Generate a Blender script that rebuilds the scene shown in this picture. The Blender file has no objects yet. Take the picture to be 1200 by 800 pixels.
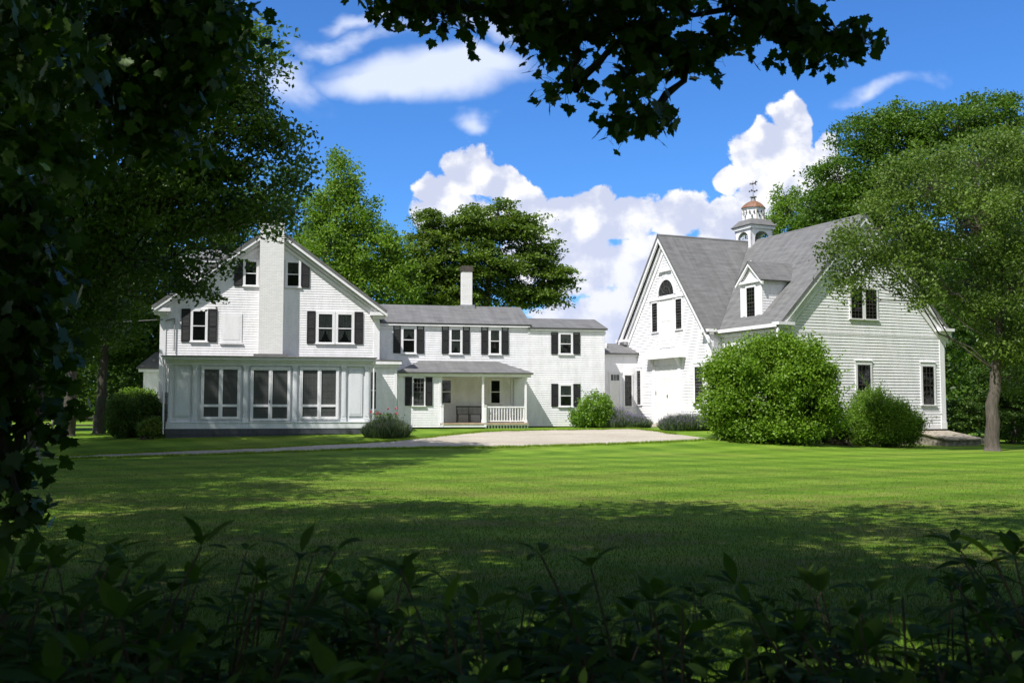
import bpy, bmesh, math, random
import numpy as np
from mathutils import Vector, Matrix
R = math.radians
random.seed(7)
sc = bpy.context.scene
col = sc.collection

# ------------------------------------------------------------------ helpers
def S(t):
    t = np.clip(t, 0, 1); return t*t*(3-2*t)

def terrain(x, y):
    h = .8*S((y-37)/14)
    r = 1-S((x-9)/8)
    l = 1-.5*S((-15-x)/6)
    return h*r*l + .03*np.sin(x*.31+1)*np.sin(y*.23)*S((36-y)/10)

def tag(o, label=None, cat=None, group=None, kind=None):
    if label: o['label'] = label
    if cat: o['category'] = cat
    if group: o['group'] = group
    if kind: o['kind'] = kind
    return o

def empty(name, loc, rz=0, **k):
    o = bpy.data.objects.new(name, None); col.objects.link(o)
    o.location = loc; o.rotation_euler = (0, 0, rz); o.empty_display_size = .3
    return tag(o, **k)

def link(name, me, parent=None):
    o = bpy.data.objects.new(name, me); col.objects.link(o)
    if parent: o.parent = parent
    return o

class MB:
    def __init__(s): s.v = []; s.f = []; s.uv = []; s.has = False
    def face(s, pts, uv=None):
        i = len(s.v); s.v += [tuple(p) for p in pts]; s.f.append(tuple(range(i, i+len(pts))))
        s.uv += list(uv) if uv else [(p[0]+p[1], p[2]) for p in pts]
    def hexa(s, p):     # 8 points: 0-3 one end loop, 4-7 the other
        for q in ((0,3,2,1),(4,5,6,7),(0,1,5,4),(1,2,6,5),(2,3,7,6),(3,0,4,7)):
            s.face([p[k] for k in q])
    def box(s, x0, x1, y0, y1, z0, z1):
        s.hexa([(x0,y0,z0),(x1,y0,z0),(x1,y1,z0),(x0,y1,z0),(x0,y0,z1),(x1,y0,z1),(x1,y1,z1),(x0,y1,z1)])
    def bar(s, a, b, u, v):   # prism from a to b with cross-section vectors u, v
        a, b, u, v = map(Vector, (a, b, u, v))
        s.hexa([a, a+u, a+u+v, a+v, b, b+u, b+u+v, b+v])
    def slab(s, q, t):  # roof slab: top quad/tri q, thickness t; uv in metres: u along q0->q1
        q = [Vector(p) for p in q]
        n = (q[1]-q[0]).cross(q[-1]-q[0]).normalized()
        if n.z < 0: n = -n
        ux = (q[1]-q[0]).normalized(); vx = n.cross(ux)
        s.face(q, [((p-q[0]).dot(ux), (p-q[0]).dot(vx)) for p in q])
        lo = [p-n*t for p in q]
        s.face(list(reversed(lo)))
        for i in range(len(q)):
            j = (i+1) % len(q); s.face([q[i], lo[i], lo[j], q[j]])
    def tube(s, a, b, r0, r1, n=8):
        a, b = Vector(a), Vector(b); d = (b-a).normalized()
        u = d.orthogonal().normalized(); w = d.cross(u)
        A = [a+(u*math.cos(t)+w*math.sin(t))*r0 for t in [2*math.pi*k/n for k in range(n)]]
        B = [b+(u*math.cos(t)+w*math.sin(t))*r1 for t in [2*math.pi*k/n for k in range(n)]]
        for k in range(n):
            j = (k+1) % n; s.face([A[k], A[j], B[j], B[k]])
        s.face(list(reversed(A))); s.face(B)
    def build(s, name, mat, parent=None, smooth=False, recalc=True):
        me = bpy.data.meshes.new(name); me.from_pydata(s.v, [], s.f)
        uvl = me.uv_layers.new(name='UVMap')
        for i, u in enumerate(s.uv): uvl.data[i].uv = u
        me.materials.append(mat)
        if recalc:
            bm = bmesh.new(); bm.from_mesh(me)
            bmesh.ops.remove_doubles(bm, verts=bm.verts, dist=1e-4)
            bmesh.ops.recalc_face_normals(bm, faces=bm.faces)
            if smooth:
                for f in bm.faces: f.smooth = True
            bm.to_mesh(me); bm.free()
        return link(name, me, parent)

# ------------------------------------------------------------------ materials
def mat(name):
    m = bpy.data.materials.new(name); m.use_nodes = True
    nt = m.node_tree; b = nt.nodes['Principled BSDF']
    return m, nt, b
def N(nt, t, **k):
    n = nt.nodes.new(t)
    for a, v in k.items():
        if a == 'inp':
            for i, w in v.items(): n.inputs[i].default_value = w
        else: setattr(n, a, v)
    return n
def ramp(nt, fac, stops):
    r = nt.nodes.new('ShaderNodeValToRGB'); e = r.color_ramp.elements
    while len(e) < len(stops): e.new(.5)
    for k, (p, c) in enumerate(stops): e[k].position = p; e[k].color = (*c, 1)
    nt.links.new(fac, r.inputs[0]); return r.outputs[0]
def noise(nt, vec, scale, detail=4, rough=.55, dist=0):
    n = N(nt, 'ShaderNodeTexNoise', inp={'Scale': scale, 'Detail': detail, 'Roughness': rough, 'Distortion': dist})
    if vec is not None: nt.links.new(vec, n.inputs['Vector'])
    return n.outputs['Fac']
def mapping(nt, vec, scale=(1,1,1), rot=(0,0,0)):
    m = N(nt, 'ShaderNodeMapping'); m.inputs['Scale'].default_value = scale; m.inputs['Rotation'].default_value = rot
    nt.links.new(vec, m.inputs[0]); return m.outputs[0]
def tc(nt, k='Object'): return nt.nodes.new('ShaderNodeTexCoord').outputs[k]
def mixc(nt, fac, a, b, mode='MIX'):
    m = N(nt, 'ShaderNodeMix', data_type='RGBA', blend_type=mode)
    for s, v in ((0, fac), (6, a), (7, b)):
        if isinstance(v, (int, float)): m.inputs[s].default_value = v
        elif isinstance(v, tuple): m.inputs[s].default_value = (*v, 1)
        else: nt.links.new(v, m.inputs[s])
    return m.outputs[2]
def bump(nt, b, h, strength=.3, dist=.02):
    n = N(nt, 'ShaderNodeBump', inp={'Strength': strength, 'Distance': dist})
    nt.links.new(h, n.inputs['Height']); nt.links.new(n.outputs[0], b.inputs['Normal'])

def paint(name, c, c2, rough=.5, sc_=1.5, streak=True):
    m, nt, b = mat(name); o = tc(nt)
    n1 = noise(nt, mapping(nt, o, (1, 1, .25) if streak else (1,1,1)), sc_*2, 6, .65)
    n2 = noise(nt, o, 14, 4, .6)
    f = mixc(nt, .35, n1, n2)
    nt.links.new(ramp(nt, f, [(.38, tuple(q*.94 for q in c2)), (.46, c2), (.56, c)]), b.inputs['Base Color'])
    b.inputs['Roughness'].default_value = rough
    bump(nt, b, noise(nt, o, 30, 2), .04, .003)
    return m
M = {}
M['white'] = paint('white_paint', (.86,.845,.865), (.78,.77,.78))
M['trim'] = paint('white_trim_paint', (.86,.845,.865), (.80,.79,.80), .4)
M['shadedwhite'] = paint('shaded_white_paint', (.76,.77,.79), (.70,.715,.74), .5)  # greyer, bluer white: the shade over the sunroom put into its paint colour
M['barnwhite'] = paint('barn_white_paint', (.87,.855,.875), (.79,.78,.79), .5)
M['shutter'] = paint('black_shutter_paint', (.006,.006,.007), (.010,.010,.011), .6)
M['darkgrey'] = paint('charcoal_boards', (.05,.055,.065), (.075,.08,.09), .7)
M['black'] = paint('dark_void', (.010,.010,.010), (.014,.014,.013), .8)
M['benchpaint'] = paint('bench_paint', (.03,.032,.035), (.05,.05,.052), .5)
M['deck'] = paint('deck_boards', (.50,.36,.25), (.40,.29,.20), .6)
M['oldwood'] = paint('weathered_wood', (.40,.35,.28), (.24,.21,.16), .85, 4, False)
M['copper'] = paint('rusty_copper', (.26,.115,.055), (.15,.085,.05), .6, 6)
M['yellowed'] = paint('yellowed_paint', (.70,.60,.40), (.78,.74,.66), .6, 4)
M['metal'] = paint('grey_metal', (.30,.31,.32), (.22,.22,.22), .5)
M['wire'] = paint('wire_rubber', (.16,.17,.16), (.12,.12,.12), .6)
M['sashdark'] = paint('dark_sash_paint', (.075,.06,.055), (.05,.042,.04), .5)
M['bars'] = paint('dull_glazing_bars', (.10,.10,.10), (.07,.07,.07), .6)
M['ironmetal'] = paint('weathervane_iron', (.05,.045,.04), (.08,.06,.05), .5)
M['curtain'] = paint('curtain_cloth', (.26,.26,.24), (.18,.18,.165), .9, 8)
M['doorwhite'] = paint('door_paint', (.82,.81,.78), (.76,.75,.72), .45)

m, nt, b = mat('white_painted_brick'); M['brick'] = m
uv = tc(nt, 'UV')
bk = N(nt, 'ShaderNodeTexBrick', inp={'Scale': 1, 'Brick Width': .21, 'Row Height': .075, 'Mortar Size': .008, 'Mortar Smooth': .4,
       'Color1': (.80,.79,.77,1), 'Color2': (.72,.71,.69,1), 'Mortar': (.60,.59,.57,1)})
nt.links.new(uv, bk.inputs['Vector'])
n_ = noise(nt, tc(nt), 5, 6, .7)
nt.links.new(mixc(nt, ramp(nt, n_, [(.60,(0,0,0)),(.72,(.35,.35,.35))]), bk.outputs['Color'], (.45,.42,.38)), b.inputs['Base Color'])
bump(nt, b, bk.outputs['Fac'], -.6, .01); b.inputs['Roughness'].default_value = .75

def shingle(name, c1, c2, mortar):
    m, nt, b = mat(name); uv = tc(nt, 'UV')
    bk = N(nt, 'ShaderNodeTexBrick', inp={'Scale': 1, 'Brick Width': .42, 'Row Height': .16, 'Mortar Size': .012, 'Mortar Smooth': .3, 'Bias': -.1,
           'Color1': (*c1,1), 'Color2': (*c2,1), 'Mortar': (*mortar,1)})
    nt.links.new(uv, bk.inputs['Vector'])
    n1 = noise(nt, mapping(nt, uv, (.5, 2.6, 1)), 1.6, 6, .7)
    n2 = noise(nt, uv, 30, 3, .7)
    c = mixc(nt, .5, bk.outputs['Color'], ramp(nt, n1, [(.36, tuple(x*.6 for x in c1)), (.64, tuple(min(1,x*1.45) for x in c2))]))
    c = mixc(nt, .25, c, ramp(nt, n2, [(.3, (.06,.06,.06)), (.7, (.3,.3,.3))]))
    n3 = noise(nt, mapping(nt, uv, (2.2, .18, 1)), 1.4, 5, .6)
    c = mixc(nt, .18, c, ramp(nt, n3, [(.35, (.07,.07,.07)), (.65, (.27,.27,.265))]))
    nt.links.new(c, b.inputs['Base Color']); b.inputs['Roughness'].default_value = .9
    bump(nt, b, bk.outputs['Fac'], -.5, .015)
    return m
M['shingle'] = shingle('asphalt_shingle', (.068,.067,.065), (.138,.135,.131), (.07,.07,.07))
M['shingle2'] = shingle('dark_asphalt_shingle', (.10,.098,.096), (.14,.137,.134), (.06,.06,.06))

m, nt, b = mat('window_glass'); M['glass'] = m
out = nt.nodes['Material Output']
tr = N(nt, 'ShaderNodeBsdfTransparent'); tr.inputs[0].default_value = (.62,.65,.65,1)
gl = N(nt, 'ShaderNodeBsdfGlossy'); gl.inputs['Roughness'].default_value = .03
mx = N(nt, 'ShaderNodeMixShader'); mx.inputs[0].default_value = .05
bp = N(nt, 'ShaderNodeBump', inp={'Strength': .12, 'Distance': .02}); nt.links.new(noise(nt, tc(nt), 1.2, 1), bp.inputs['Height']); nt.links.new(bp.outputs[0], gl.inputs['Normal'])
nt.links.new(tr.outputs[0], mx.inputs[1]); nt.links.new(gl.outputs[0], mx.inputs[2]); nt.links.new(mx.outputs[0], out.inputs[0]); nt.nodes.remove(b)

m, nt, b = mat('bug_screen'); M['screen'] = m
nt.links.new(ramp(nt, noise(nt, tc(nt), .9, 3), [(.3, (.045,.047,.045)), (.7, (.085,.09,.085))]), b.inputs['Base Color']); b.inputs['Roughness'].default_value = .45

def leafmat(name, dark, light, transl=.35, tcol=None, rough=.45, spec=.3):
    m, nt, b = mat(name)
    at = N(nt, 'ShaderNodeAttribute', attribute_name='rnd')
    c = ramp(nt, at.outputs['Fac'], [(0, dark), (1, light)])
    nt.links.new(c, b.inputs['Base Color']); b.inputs['Roughness'].default_value = rough
    b.inputs['Specular IOR Level'].default_value = spec
    t = N(nt, 'ShaderNodeBsdfTranslucent')
    tc2 = mixc(nt, 1., c, tcol or (1.5, 1.6, .6), 'MULTIPLY'); nt.links.new(tc2, t.inputs[0])
    mx = N(nt, 'ShaderNodeMixShader'); mx.inputs[0].default_value = transl
    nt.links.new(b.outputs[0], mx.inputs[1]); nt.links.new(t.outputs[0], mx.inputs[2])
    nt.links.new(mx.outputs[0], nt.nodes['Material Output'].inputs[0])
    return m
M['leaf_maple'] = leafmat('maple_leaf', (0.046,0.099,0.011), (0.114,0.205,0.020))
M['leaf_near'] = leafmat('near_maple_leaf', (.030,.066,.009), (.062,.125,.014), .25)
M['leaf_ash'] = leafmat('ash_leaf', (0.085,0.161,0.018), (0.198,0.322,0.031), .35)
M['leaf_beech'] = leafmat('beech_leaf', (0.058,0.112,0.018), (0.166,0.239,0.032), .3)
M['leaf_apple'] = leafmat('apple_leaf', (.062,.108,.018), (.150,.225,.036), .32)
M['leaf_wood'] = leafmat('woodland_leaf', (0.032,0.068,0.010), (0.080,0.147,0.016), .3)
M['leaf_lilac'] = leafmat('lilac_leaf', (0.083,0.161,0.014), (0.207,0.338,0.027), .35)
M['leaf_yew'] = leafmat('yew_leaf', (.070,.145,.014), (.175,.300,.026), .3)
M['leaf_rhodo'] = leafmat('rhododendron_leaf', (0.079,0.168,0.014), (0.191,0.325,0.026), .3, rough=.35, spec=.5)
M['leaf_lavender'] = leafmat('lavender_stem', (.075,.115,.060), (.16,.20,.12), .25)
M['leaf_fore'] = leafmat('dogwood_leaf', (.042,.092,.016), (.105,.185,.032), .3, rough=.75, spec=.10)
M['leaf_spruce'] = leafmat('hemlock_needles', (0.029,0.071,0.011), (0.072,0.130,0.016), .2)
M['petal_purple'] = leafmat('purple_petal', (.17,.14,.25), (.26,.22,.34), .3, (1,1,1))
M['petal_pink'] = leafmat('pink_petal', (.65,.08,.16), (.8,.2,.28), .3, (1,1,1))
M['grass'] = leafmat('grass_blade', (.105,.175,.012), (.210,.310,.024), .4)

m, nt, b = mat('turf_blades'); M['turfblade'] = m
at = N(nt, 'ShaderNodeAttribute', attribute_name='rnd')
nt.links.new(ramp(nt, at.outputs['Fac'], [(0, (.26,.165,.070)), (.22, (.19,.17,.045)), (.38, (.070,.150,.009)), (1., (.128,.240,.014))]), b.inputs['Base Color']); b.inputs['Roughness'].default_value = .6; b.inputs['Specular IOR Level'].default_value = .15
def barkmat(name, c1, c2):
    m, nt, b = mat(name); o = tc(nt)
    v = mapping(nt, o, (6, 6, 1.1)); n1 = noise(nt, v, 2.2, 8, .7, .6); n2 = noise(nt, o, 1.2, 3)
    c = mixc(nt, .3, ramp(nt, n1, [(.32, c1), (.62, c2)]), ramp(nt, n2, [(.3, c1), (.7, (.09,.09,.07))]))
    nt.links.new(c, b.inputs['Base Color']); b.inputs['Roughness'].default_value = .9
    bump(nt, b, n1, .9, .05); return m
M['bark'] = barkmat('grey_bark', (.04,.032,.026), (.145,.115,.092))
M['bark_dark'] = barkmat('dark_bark', (.020,.016,.012), (.060,.047,.036))
M['stem'] = barkmat('shrub_stem', (.10,.07,.045), (.19,.14,.09))

# lawn
m, nt, b = mat('lawn_turf'); M['lawn'] = m
o = tc(nt)
fine = noise(nt, o, 26, 5, .7); mid = noise(nt, o, 1.1, 5, .6); big = noise(nt, mapping(nt, o, (.16, .30, 1)), 1.0, 4, .55)
base = ramp(nt, fine, [(.28, (.056,.118,.008)), (.5, (.092,.190,.010)), (.72, (.148,.268,.017))])
base = mixc(nt, ramp(nt, mid, [(.40, (0,0,0)), (.66, (.8,.8,.8))]), base, (.170,.290,.022))
base = mixc(nt, ramp(nt, big, [(.50, (0,0,0)), (.62, (.45,.45,.45))]), base, (.225,.250,.045))
# dry, thin turf in a band some 10 to 24 m out
sx = N(nt, 'ShaderNodeSeparateXYZ'); nt.links.new(o, sx.inputs[0])
band = ramp(nt, N(nt, 'ShaderNodeMapRange', inp={'From Min': 6., 'From Max': 34.}).outputs[0], [(0,(0,0,0)),(.15,(1,1,1)),(.5,(.7,.7,.7)),(.9,(.0,.0,.0))])
mr = [n for n in nt.nodes if n.type == 'MAP_RANGE'][0]; nt.links.new(sx.outputs[1], mr.inputs[0])
patch = ramp(nt, noise(nt, mapping(nt, o, (.45, 1.0, 1)), 1.0, 6, .68), [(.47, (0,0,0)), (.62, (.85,.85,.85))])
base = mixc(nt, mixc(nt, 1., band, patch, 'MULTIPLY'), base, (.260,.175,.075))
# mower passes
wv = N(nt, 'ShaderNodeTexWave', wave_profile='SIN', inp={'Scale': .11, 'Distortion': .9, 'Detail': 2., 'Detail Scale': 1.2})
nt.links.new(mapping(nt, o, (1, 1, 1), (0, 0, R(64))), wv.inputs['Vector'])
wv2 = N(nt, 'ShaderNodeTexWave', wave_profile='SIN', inp={'Scale': .16, 'Distortion': .9, 'Detail': 2., 'Detail Scale': 1.2})
nt.links.new(mapping(nt, o, (1, 1, 1), (0, 0, R(-38))), wv2.inputs['Vector'])
base = mixc(nt, .22, base, ramp(nt, wv.outputs['Fac'], [(.35, (.03,.09,.006)), (.65, (.27,.40,.045))]))
base = mixc(nt, .12, base, ramp(nt, wv2.outputs['Fac'], [(.3, (.05,.11,.008)), (.7, (.32,.44,.05))]))
nt.links.new(base, b.inputs['Base Color']); b.inputs['Roughness'].default_value = .85; b.inputs['Specular IOR Level'].default_value = .15
bump(nt, b, noise(nt, o, 45, 5, .75), .9, .05)

m, nt, b = mat('gravel_stones'); M['gravel'] = m
o = tc(nt)
vo = N(nt, 'ShaderNodeTexVoronoi', inp={'Scale': 28.}); nt.links.new(o, vo.inputs['Vector'])
g1 = ramp(nt, vo.outputs['Color'], [(.1, (.30,.27,.215)), (.9, (.52,.475,.39))])
g2 = ramp(nt, noise(nt, mapping(nt, o, (.3, 1.3, 1)), .9, 6, .65), [(.35, (.30,.25,.185)), (.65, (.52,.46,.375))])
nt.links.new(mixc(nt, .5, g1, g2), b.inputs['Base Color']); b.inputs['Roughness'].default_value = .95
bump(nt, b, vo.outputs['Distance'], .7, .03)

m, nt, b = mat('stone_foundation'); M['stone'] = m
o = tc(nt); nt.links.new(ramp(nt, noise(nt, o, 5, 5), [(.35, (.13,.11,.09)), (.65, (.30,.27,.23))]), b.inputs['Base Color']); bump(nt, b, noise(nt, o, 8, 5), .6, .04)
m, nt, b = mat('soil'); M['soil'] = m
o = tc(nt); nt.links.new(ramp(nt, noise(nt, o, 9, 5), [(.35, (.04,.03,.02)), (.65, (.10,.075,.05))]), b.inputs['Base Color']); bump(nt, b, noise(nt, o, 20, 5), .8, .04)

# ------------------------------------------------------------------ ground
def axis(pts):
    out_ = []
    for a, b_, st in pts: out_ += list(np.arange(a, b_, st))
    out_.append(pts[-1][1]); return np.array(out_, float)
def sheet(name, xs, ys, zf, m, kind='structure'):
    X, Y = np.meshgrid(xs, ys); Z = zf(X, Y)
    v = np.stack([X.ravel(), Y.ravel(), Z.ravel()], 1); nx = len(xs)
    i = np.arange(len(ys)-1)[:, None]*nx + np.arange(nx-1)[None, :]
    i = i.ravel(); f = np.stack([i, i+1, i+nx+1, i+nx], 1)
    me = npmesh(name, v, f, m, None, True)
    return tag(link(name, me), kind=kind)
def npmesh(name, v, f, m, rnd=None, smooth=False):
    me = bpy.data.meshes.new(name)
    me.vertices.add(len(v)); me.vertices.foreach_set('co', np.ascontiguousarray(v, np.float32).ravel())
    k = f.shape[1]
    me.loops.add(len(f)*k); me.loops.foreach_set('vertex_index', np.ascontiguousarray(f, np.int32).ravel())
    me.polygons.add(len(f)); me.polygons.foreach_set('loop_start', np.arange(0, len(f)*k, k, dtype=np.int32))
    me.polygons.foreach_set('use_smooth', np.full(len(f), smooth))
    if rnd is not None:
        a = me.attributes.new('rnd', 'FLOAT', 'FACE'); a.data.foreach_set('value', np.ascontiguousarray(rnd, np.float32))
    me.update(calc_edges=True); me.materials.append(m); return me

sheet('lawn', axis([(-400,-60,20),(-60,-30,3),(-30,30,.6),(30,60,3),(60,400,20)]),
      axis([(-60,-6,6),(-6,0,1),(0,60,.6),(60,100,4),(100,700,40)]), terrain, M['lawn'])

# gravel drive: ribbon between far and near edges, following the ground
far = [(-40,25.5),(-24,32.5),(-16.73,37.0),(-15.34,38.4),(-13.21,39.7),(-10.28,41.0),(-7.08,42.5),(-5.39,43.29),(-3.72,44.87),(-2.32,46.4),(-1.2,47.6),(.81,48.3),(4.06,48.75),(5.8,49.5),(6.6,48.0),(7.3,46.2)]
near = [(-39.6,23.8),(-23.6,30.8),(-16.16,34.9),(-14.74,36.3),(-12.71,37.7),(-9.87,39.2),(-6.75,40.4),(-5.,40.95),(-3.41,41.14),(-1.7,41.3),(0,41.45),(1.8,41.9),(3.52,42.37),(5.1,42.8),(6.6,43.3),(8.7,44.3)]
rr = np.random.RandomState(3)
def resample(p, n):
    p = np.array(p, float); t = np.linspace(0, len(p)-1, n); k = np.arange(len(p))
    return np.stack([np.interp(t, k, p[:, 0]), np.interp(t, k, p[:, 1])], 1)
A, B = resample(far, 260), resample(near, 260)
def wob(n, a): 
    w = rr.randn(n); w = np.convolve(w, np.ones(4)/4, 'same'); return w*a
A[:, 1] += wob(260, .16); B[:, 1] += wob(260, .16)
K = 14; P = np.array([A*(1-k/K)+B*(k/K) for k in range(K+1)])
V = np.concatenate([P.reshape(-1, 2), (terrain(P[..., 0], P[..., 1])+.014+.012*np.sin(np.linspace(0, math.pi, K+1))[:, None]).reshape(-1, 1)], 1)
i = (np.arange(K)[:, None]*260+np.arange(259)[None, :]).ravel()
tag(link('gravel_drive', npmesh('gravel_drive', V, np.stack([i, i+260, i+261, i+1], 1), M['gravel'], None, True)), kind='structure')

# ------------------------------------------------------------------ vegetation tools
def unit(a): return a/np.maximum(np.linalg.norm(a, axis=1, keepdims=True), 1e-9)
def leaf_frames(rs, n, up):
    nr = unit(rs.randn(n, 3)*.75+np.array([0, 0, up])); t = unit(np.cross(nr, rs.randn(n, 3))); return nr, t, np.cross(nr, t)
def leaf_quads(rs, P, size, up=.7, w=.30, fold=.10, droop=None):
    n = len(P); nr, t, b_ = leaf_frames(rs, n, up)
    if droop is not None: t = unit(t+droop)
    s = (size*rs.uniform(.7, 1.3, n))[:, None]
    v = np.stack([P-t*s*.5, P+b_*s*w+nr*s*fold, P+t*s*.5, P-b_*s*w+nr*s*fold], 1).reshape(-1, 3)
    return v, np.arange(4*n).reshape(-1, 4)
_H = [(0,-.42),(.06,-.33),(.20,-.40),(.34,-.36),(.27,-.27),(.40,-.14),(.53,-.10),(.44,.0),(.47,.12),(.36,.11),(.33,.20),(.20,.13),(.22,.26),(.15,.30),(.13,.42),(.06,.44)]
MAPLE = np.array(_H+[(0,.58)]+[(-a, b) for a, b in reversed(_H[1:])])
def leaf_poly(rs, P, size, up=.7, shape=MAPLE, droop=None):
    n = len(P); nr, t, b_ = leaf_frames(rs, n, up)
    if droop is not None: t = unit(t*.8+droop); b_ = unit(np.cross(nr, t)); nr = np.cross(t, b_)
    s = (size*rs.uniform(.65, 1.25, n))[:, None, None]
    x, y = shape[:, 0][None, :, None], shape[:, 1][None, :, None]
    cup = rs.uniform(-.35, .25, n)[:, None, None]
    v = P[:, None, :]+s*(b_[:, None, :]*x+t[:, None, :]*y+nr[:, None, :]*(x*x+y*y*.6)*cup)
    k = len(shape); return v.reshape(-1, 3), np.arange(n*k).reshape(-1, k)
def clumps(rs, lobes, rc, dens, inner=.35):
    out_ = []
    for L in lobes:
        c, r = np.array(L[:3]), np.array(L[3:6])
        area = 4*math.pi*(((r[0]*r[1])**1.6+(r[0]*r[2])**1.6+(r[1]*r[2])**1.6)/3)**(1/1.6)
        n = max(3, int(dens*area/(rc*rc*1.6)))
        d = unit(rs.randn(n, 3)); q = rs.uniform(inner, 1., n)**.6
        out_.append(c+d*q[:, None]*r)
    return np.concatenate(out_)
def spray(rs, C, rc, per, flat):
    n = len(C); per_ = np.maximum(4, (per*rs.uniform(.5, 1.4, n)).astype(int))
    idx = np.repeat(np.arange(n), per_); r = rc*rs.uniform(.65, 1.25, n)
    d = rs.randn(len(idx), 3)*.55; q = np.linalg.norm(d, axis=1); d[q > 1.3] *= .5
    tilt = rs.uniform(-.25, .25, (n, 2))
    off = d*r[idx][:, None]; off[:, 2] = off[:, 2]*flat+off[:, 0]*tilt[idx, 0]+off[:, 1]*tilt[idx, 1]
    off[:, 2] -= .25*(off[:, 0]**2+off[:, 1]**2)/np.maximum(r[idx], .1)*.6
    return C[idx]+off, idx
class Tubes:
    def __init__(s, n=6): s.v = []; s.f = []; s.n = n; s.c = 0
    def add(s, pts, rad, n=None):
        n = n or s.n; pts = np.array(pts, float); m_ = len(pts)
        d = unit(np.gradient(pts, axis=0)); ref = np.array([.31, .17, .93]) if abs(d[0][2]) < .9 else np.array([1., .1, 0])
        u = unit(np.cross(d, ref)); w = np.cross(d, u); a = np.arange(n)*2*math.pi/n
        v = pts[:, None, :]+np.array(rad)[:, None, None]*(u[:, None, :]*np.cos(a)[None, :, None]+w[:, None, :]*np.sin(a)[None, :, None])
        s.v.append(v.reshape(-1, 3))
        k = np.arange(n); k2 = (k+1) % n
        for j in range(m_-1): s.f.append(np.stack([s.c+j*n+k, s.c+j*n+k2, s.c+(j+1)*n+k2, s.c+(j+1)*n+k], 1))
        s.c += m_*n
    def build(s, name, m, parent):
        return link(name, npmesh(name, np.concatenate(s.v), np.concatenate(s.f), m, None, True), parent)
def curve(rs, a, b, k=5, wig=.06, sag=0.):
    a, b = np.array(a, float), np.array(b, float); t = np.linspace(0, 1, k)[:, None]; L = np.linalg.norm(b-a)
    p = a*(1-t)+b*t; w = rs.randn(k, 3)*wig*L*np.sin(t*math.pi); p = p+w; p[:, 2] += sag*L*np.sin(t[:, 0]*math.pi); return p
def cull(P, lobes_out):
    keep = np.ones(len(P), bool)
    for L in lobes_out: keep &= (((P-np.array(L[:3]))/np.array(L[3:6]))**2).sum(1) > 1
    return keep

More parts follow.
